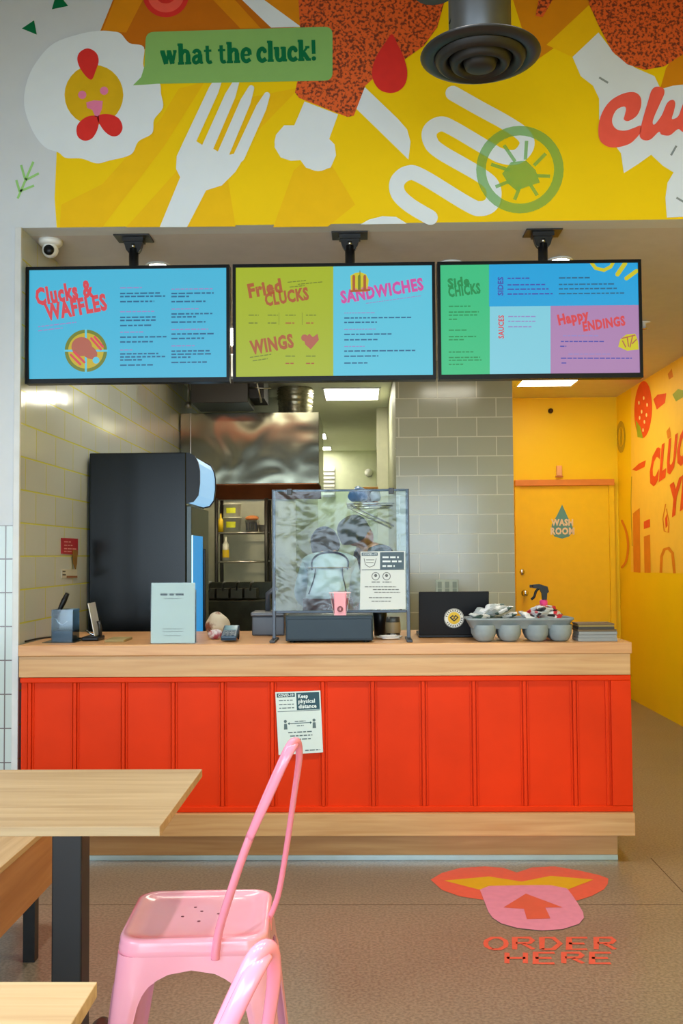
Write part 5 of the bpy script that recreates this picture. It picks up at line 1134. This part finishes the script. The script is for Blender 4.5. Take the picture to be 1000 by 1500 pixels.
def arm_and_hand(sh, el, wr, fdir, palm_n):
    """upper arm, forearm, palm, thumb and four fingers as skin chains"""
    S_, E2, W2 = Vector(sh), Vector(el), Vector(wr); f = Vector(fdir).normalized(); n = Vector(palm_n); n = (n-f*n.dot(f)).normalized(); sd = f.cross(n)
    ch = [[(S_, .055), (S_.lerp(E2, .5), .047), (E2, .041), (E2.lerp(W2, .4), .038), (W2, .027), (W2+f*.035, (.034, .018)), (W2+f*.075, (.037, .016))]]
    pk = W2+f*.075
    for k, (o, L) in enumerate(((-.030, .062), (-.010, .072), (.010, .068), (.029, .052))):
        b = pk+sd*o+f*.012; ch.append([(pk, (.037, .016)), (b, .0105), (b+f*L*.5+n*.010, .0088), (b+f*L*.85+n*.034, .0078)])
    tb = W2+f*.03; ch.append([(W2+f*.035, (.034, .018)), (tb-sd*.036+f*.012+n*.006, .012), (tb-sd*.052+f*.045+n*.018, .0095)])
    return ch
def cook(label, hip, chest, neck, headc, arms, face, legs, shirt, trousers, tail):
    """arms: (shoulder, elbow, wrist) pairs; legs: (joint, knee, ankle) pairs; clothing grows over the same joints"""
    t = thing('person', label, 'person', (legs[0][2][0]*.5+legs[1][2][0]*.5, legs[0][2][1]*.5+legs[1][2][1]*.5, 0), None)
    hip, chest, neck, headc = map(Vector, (hip, chest, neck, headc)); face = Vector(face).normalized(); up = (headc-neck).normalized()
    face = (face-up*face.dot(up)).normalized()
    mid = hip.lerp(chest, .5); base = headc-face*.02; yoke = neck.lerp(chest, .35)
    body = [[(hip, (.13, .095)), (mid, (.115, .09)), (chest, (.135, .095)), (yoke, (.085, .07)), (neck, .055), (base-up*.04, (.072, .08)), (base+up*.03, (.076, .09)), (base+up*.085, (.055, .065))]]
    body.append([(base-up*.04, (.072, .08)), (base-up*.055+face*.07, (.038, .034))])
    for sh, el, wr in arms:
        body.append([(yoke, (.085, .07)), (Vector(sh), .055)]); fd = (Vector(wr)-Vector(el)).normalized(); body += arm_and_hand(sh, el, wr, fd+Vector((0, .2, .1)), Vector((0, 0, -1)))
    for h, kn, an in legs:
        an = Vector(an); fwd = Vector((face.x, face.y, 0)).normalized()
        body.append([(hip, (.13, .095)), (Vector(h), .078), (Vector(kn), .052), (an, .038), (an+fwd*.07-Vector((0, 0, .045)), (.038, .034)), (an+fwd*.17-Vector((0, 0, .055)), (.034, .024))])
    b = skin_obj('body', body, SKIN, t)
    sd = face.cross(up).normalized(); m = MB()
    for s_ in (-1, 1):
        m.ball(headc+sd*(.083*s_)-up*.01, .026, sc=(.5, .8, 1.1), sub=2); m.ball(headc+face*.078+sd*(.032*s_)+up*.02, .013, sub=2)
    m.ball(headc+face*.098-up*.012, .017, sc=(.8, 1, 1.2), sub=2); m.ball(headc+face*.085-up*.052, .017, sc=(1.2, .6, .4), sub=2)
    m.build('face_features', SKIN, b)
    # shirt: torso and sleeves over the same joints
    ax = (chest-hip).normalized(); low = hip-ax*tail
    sh_ = [[(low, (.172, .135)), (hip.lerp(chest, .25), (.168, .135)), (mid, (.16, .13)), (chest, (.18, .14)), (yoke, (.12, .11)), (neck-up*.03, (.082, .082))]]
    for s, e, w in arms:
        s, e, w = Vector(s), Vector(e), Vector(w); sh_.append([(yoke, (.12, .11)), (s, .072), (s.lerp(e, .55), .063), (e, .056), (e.lerp(w, .72), .042)])
    so = skin_obj('shirt', sh_, shirt, t)
    tr = []
    for h, kn, an in legs: tr.append([(hip-ax*.01, (.115, .105)), (Vector(h), .098), (Vector(h).lerp(Vector(kn), .5), .086), (Vector(kn), .068), (Vector(an), .058)])
    skin_obj('trousers', tr, trousers, t)
    for h, kn, an in legs:
        an = Vector(an); fwd = Vector((face.x, face.y, 0)).normalized(); q = an-Vector((0, 0, an.z-.03))
        sm = MB(); sm.ball(q+fwd*.07, .06, sc=(.85, .85, .5), sub=3); sm.ball(q+fwd*.15, .055, sc=(.85, .9, .45), sub=3); sm.ball(q-fwd*.01, .055, sc=(.85, .85, .55), sub=3); sm.build('shoe', BLACKP, t)
    return t, so, dict(hip=hip, chest=chest, neck=neck, head=headc, mid=mid, up=up, face=face, sd=sd)
def cap_on(t, d, mat, visor=True):
    M = Matrix((d['sd'], d['face'], d['up'])).transposed().to_4x4(); M.translation = d['head']
    m = MB(); m.lathe([(.113, -.02), (.116, .03), (.112, .07), (.088, .112), (.05, .132), (0, .137)], (0, 0, 0), 28, M=M @ Matrix.Diagonal((.92, 1.06, 1, 1)))
    m.lathe([(.113, -.02), (.119, -.015), (.118, .015), (.113, .015)], (0, 0, 0), 28, M=M @ Matrix.Diagonal((.92, 1.06, 1, 1)))
    if visor:
        v = [M @ Vector((.085*math.cos(a), .07+.095*math.sin(a), .012-.02*math.sin(a))) for a in [math.pi*k/10 for k in range(11)]]; m.prism(v, d['up']*.006)
    return m.build('cap', mat, t)
def hair_on(t, d, mat):
    m = MB(); m.ball(d['head']-d['face']*.024+d['up']*.004, .108, sc=(.96, .96, 1.0))
    m.ball(d['head']-d['face']*.035-d['up']*.055, .082)
    return m.build('hair', mat, t)
NAVY = pm('navy_cap_cloth', (30, 46, 66), .8, amt=.15, scale=30); SHIRT = pm('pale_blue_shirt', (196, 216, 224), .75, amt=.08, scale=9); TROUS = pm('dark_trousers', (52, 52, 62), .8, amt=.1); APR = pm('apron_maroon', (84, 58, 64), .8, amt=.1); STRAP = pm('apron_strap_navy', (44, 58, 84), .7); STRAPT = pm('apron_strap_tan', (150, 140, 118), .7)
def apron_skirt(t, c0, c1, rx, ry, mat, a0=0, a1=360):
    rings = []
    for k in range(7):
        f = k/6; c = Vector(c0).lerp(Vector(c1), f); rings.append([c+Vector(((rx+.02*f+.006*math.sin(5*a+9*f))*math.cos(a), (ry+.02*f+.006*math.sin(5*a+9*f))*math.sin(a), 0)) for a in [math.radians(a0+(a1-a0)*j/36) for j in range(37)]])
    m = MB(); m.loft(rings, close=False); return m.build('apron', mat, t, sol=.004)
# cook bending over the table, back to the camera
aA = (((-.385, 7.30, 1.285), (-.455, 7.34, 1.06), (-.36, 7.52, .955)), ((-.075, 7.30, 1.285), (-.03, 7.30, 1.06), (-.12, 7.50, .955)))
lA = (((-.32, 6.93, .96), (-.33, 7.0, .50), (-.33, 6.95, .085)), ((-.15, 6.93, .96), (-.14, 7.0, .50), (-.14, 6.95, .085)))
tA, so, d = cook('person in pale blue shirt, dark cap and strapped apron, seen from behind', (-.235, 6.93, 1.04), (-.228, 7.22, 1.25), (-.238, 7.37, 1.345), (-.265, 7.46, 1.43), aA, (-.1, .75, -.6), lA, SHIRT, TROUS, .09)
hair_on(tA, d, pm('dark_hair', (36, 32, 34), .6)); cap_on(tA, d, NAVY)
bvh = BVHTree.FromPolygons([v.co.copy() for v in so.data.vertices], [tuple(p.vertices) for p in so.data.polygons])
def on_back(x, z):
    """point on the back of the shirt met along a slightly rising line from behind"""
    o = Vector((x, 5.5, z+.02)); h = bvh.ray_cast(o, Vector((0, 1, -.011)).normalized())
    return h[0]+Vector((0, -.006, .003)) if h[0] else None
def strap(pts, w, mat, nm):
    P = [on_back(x, z) for x, z in pts]; P = [p for p in P if p]
    if len(P) > 1: MB().tube(catmull(P, 5), w, 8, flat=.35, up=(0, 1, 0)).build(nm, mat, tA)
cxA = -.222
strap([(cxA-.125, 1.25), (cxA-.13, 1.30), (cxA-.10, 1.345), (cxA-.04, 1.368), (cxA+.04, 1.368), (cxA+.10, 1.345), (cxA+.13, 1.30), (cxA+.125, 1.25)], .013, STRAP, 'shoulder_strap')
strap([(cxA-.15, 1.262), (cxA-.08, 1.262), (cxA, 1.262), (cxA+.08, 1.262), (cxA+.14, 1.262)], .014, STRAPT, 'back_strap')
strap([(cxA-.10, 1.26), (cxA-.105, 1.20), (cxA-.12, 1.14), (cxA-.14, 1.08)], .012, STRAP, 'side_strap'); strap([(cxA+.09, 1.26), (cxA+.095, 1.20), (cxA+.11, 1.14), (cxA+.12, 1.08)], .012, STRAP, 'side_strap')
apron_skirt(tA, (-.235, 6.94, 1.06), (-.235, 6.97, .62), .172, .138, APR, -170, 150)
# second cook leaning across the table from its right end
PAT = speckle('dark_patterned_shirt', (46, 78, 96), (16, 26, 40), 42, .5, .8)
BEAN = pm('dark_grey_beanie', (62, 70, 70), .85, amt=.2, scale=40)
aB = (((.02, 7.62, 1.375), (-.02, 7.66, 1.13), (-.14, 7.66, .965)), ((.14, 7.37, 1.385), (.09, 7.42, 1.14), (-.02, 7.54, .965)))
lB = (((.13, 7.61, .92), (.12, 7.64, .48), (.12, 7.64, .085)), ((.19, 7.46, .92), (.20, 7.44, .48), (.22, 7.44, .085)))
tB, so, d = cook('person in dark patterned shirt and grey cap leaning sideways over the table', (.17, 7.53, 1.0), (.12, 7.50, 1.30), (.035, 7.47, 1.425), (-.045, 7.45, 1.515), aB, (-.75, .55, -.3), lB, PAT, TROUS, .04)
hair_on(tB, d, pm('reddish_hair', (150, 92, 54), .7, amt=.2, scale=40))
M = Matrix((d['sd'], d['face'], d['up'])).transposed().to_4x4(); M.translation = d['head']
MB().lathe([(.110, -.03), (.118, -.025), (.12, .01), (.118, .04), (.11, .08), (.082, .118), (.045, .134), (0, .139)], (0, 0, 0), 28, M=M @ Matrix.Diagonal((.96, 1.06, 1, 1)) @ Matrix.Rotation(.35, 4, 'X')).build('beanie', BEAN, tB)
apron_skirt(tB, (.17, 7.53, 1.09), (.17, 7.545, .60), .185, .17, SHIRT)
WORLD, EXPO, SPOTW = 10.0, 0.0, 200
ADDED_SPOTS = [(-1.9, .2), (-.3, .2), (1.4, .2), (-1.5, 2.5), (-.1, 2.7), (1.4, 2.7)]  # unseen spots added to brighten floor, tables and chairs
# ------------------------------------------------------------------ light
w = bpy.data.worlds.new('sky'); S.world = w; w.use_nodes = True; bg = w.node_tree.nodes['Background']
bg.inputs[0].default_value = (.70, .86, 1.0, 1); bg.inputs[1].default_value = WORLD
def portal(nm, loc, rot, sx, sy):
    l = bpy.data.lights.new(nm, 'AREA'); l.shape = 'RECTANGLE'; l.size = sx; l.size_y = sy; l.cycles.is_portal = True
    o = bpy.data.objects.new(nm, l); COL.objects.link(o); o.location = loc; o.rotation_euler = rot
portal('window_light', (-.35, -4.62, 1.42), (math.pi/2, 0, 0), 5.4, 2.6)
portal('window_light', (-3.42, -1.55, 1.6), (math.pi/2, 0, -math.pi/2), 4.8, 2.3)
LCAN = pm('added_spot_can_black', (30, 30, 30), .4)
for i, (x, y) in enumerate(ADDED_SPOTS):
    t = thing('added_ceiling_spot', 'added black can spotlight on the dining room ceiling, unseen above the frame', 'spotlight', (x, y, ZH), 'added dining room ceiling spots')
    MB().lathe([(.07, -.16), (.075, -.16), (.075, 0), (0, 0)], (x, y, ZH), 20).build('can', LCAN, t)
    l = bpy.data.lights.new('added_spot_lamp', 'SPOT'); l.energy = SPOTW; l.spot_size = math.radians(96); l.spot_blend = .7; l.shadow_soft_size = .07; l.color = (1, .97, .93)
    o = bpy.data.objects.new('added_spot_lamp', l); COL.objects.link(o); o.location = (x, y, ZH-.17)
S.view_settings.view_transform = 'Standard'; S.view_settings.look = 'None'; S.view_settings.gamma = 1; S.view_settings.use_curve_mapping = False
S.view_settings.exposure = EXPO
S.cycles.max_bounces = 10; S.cycles.transparent_max_bounces = 16; S.cycles.caustics_reflective = False; S.cycles.caustics_refractive = False; S.cycles.sample_clamp_indirect = 6
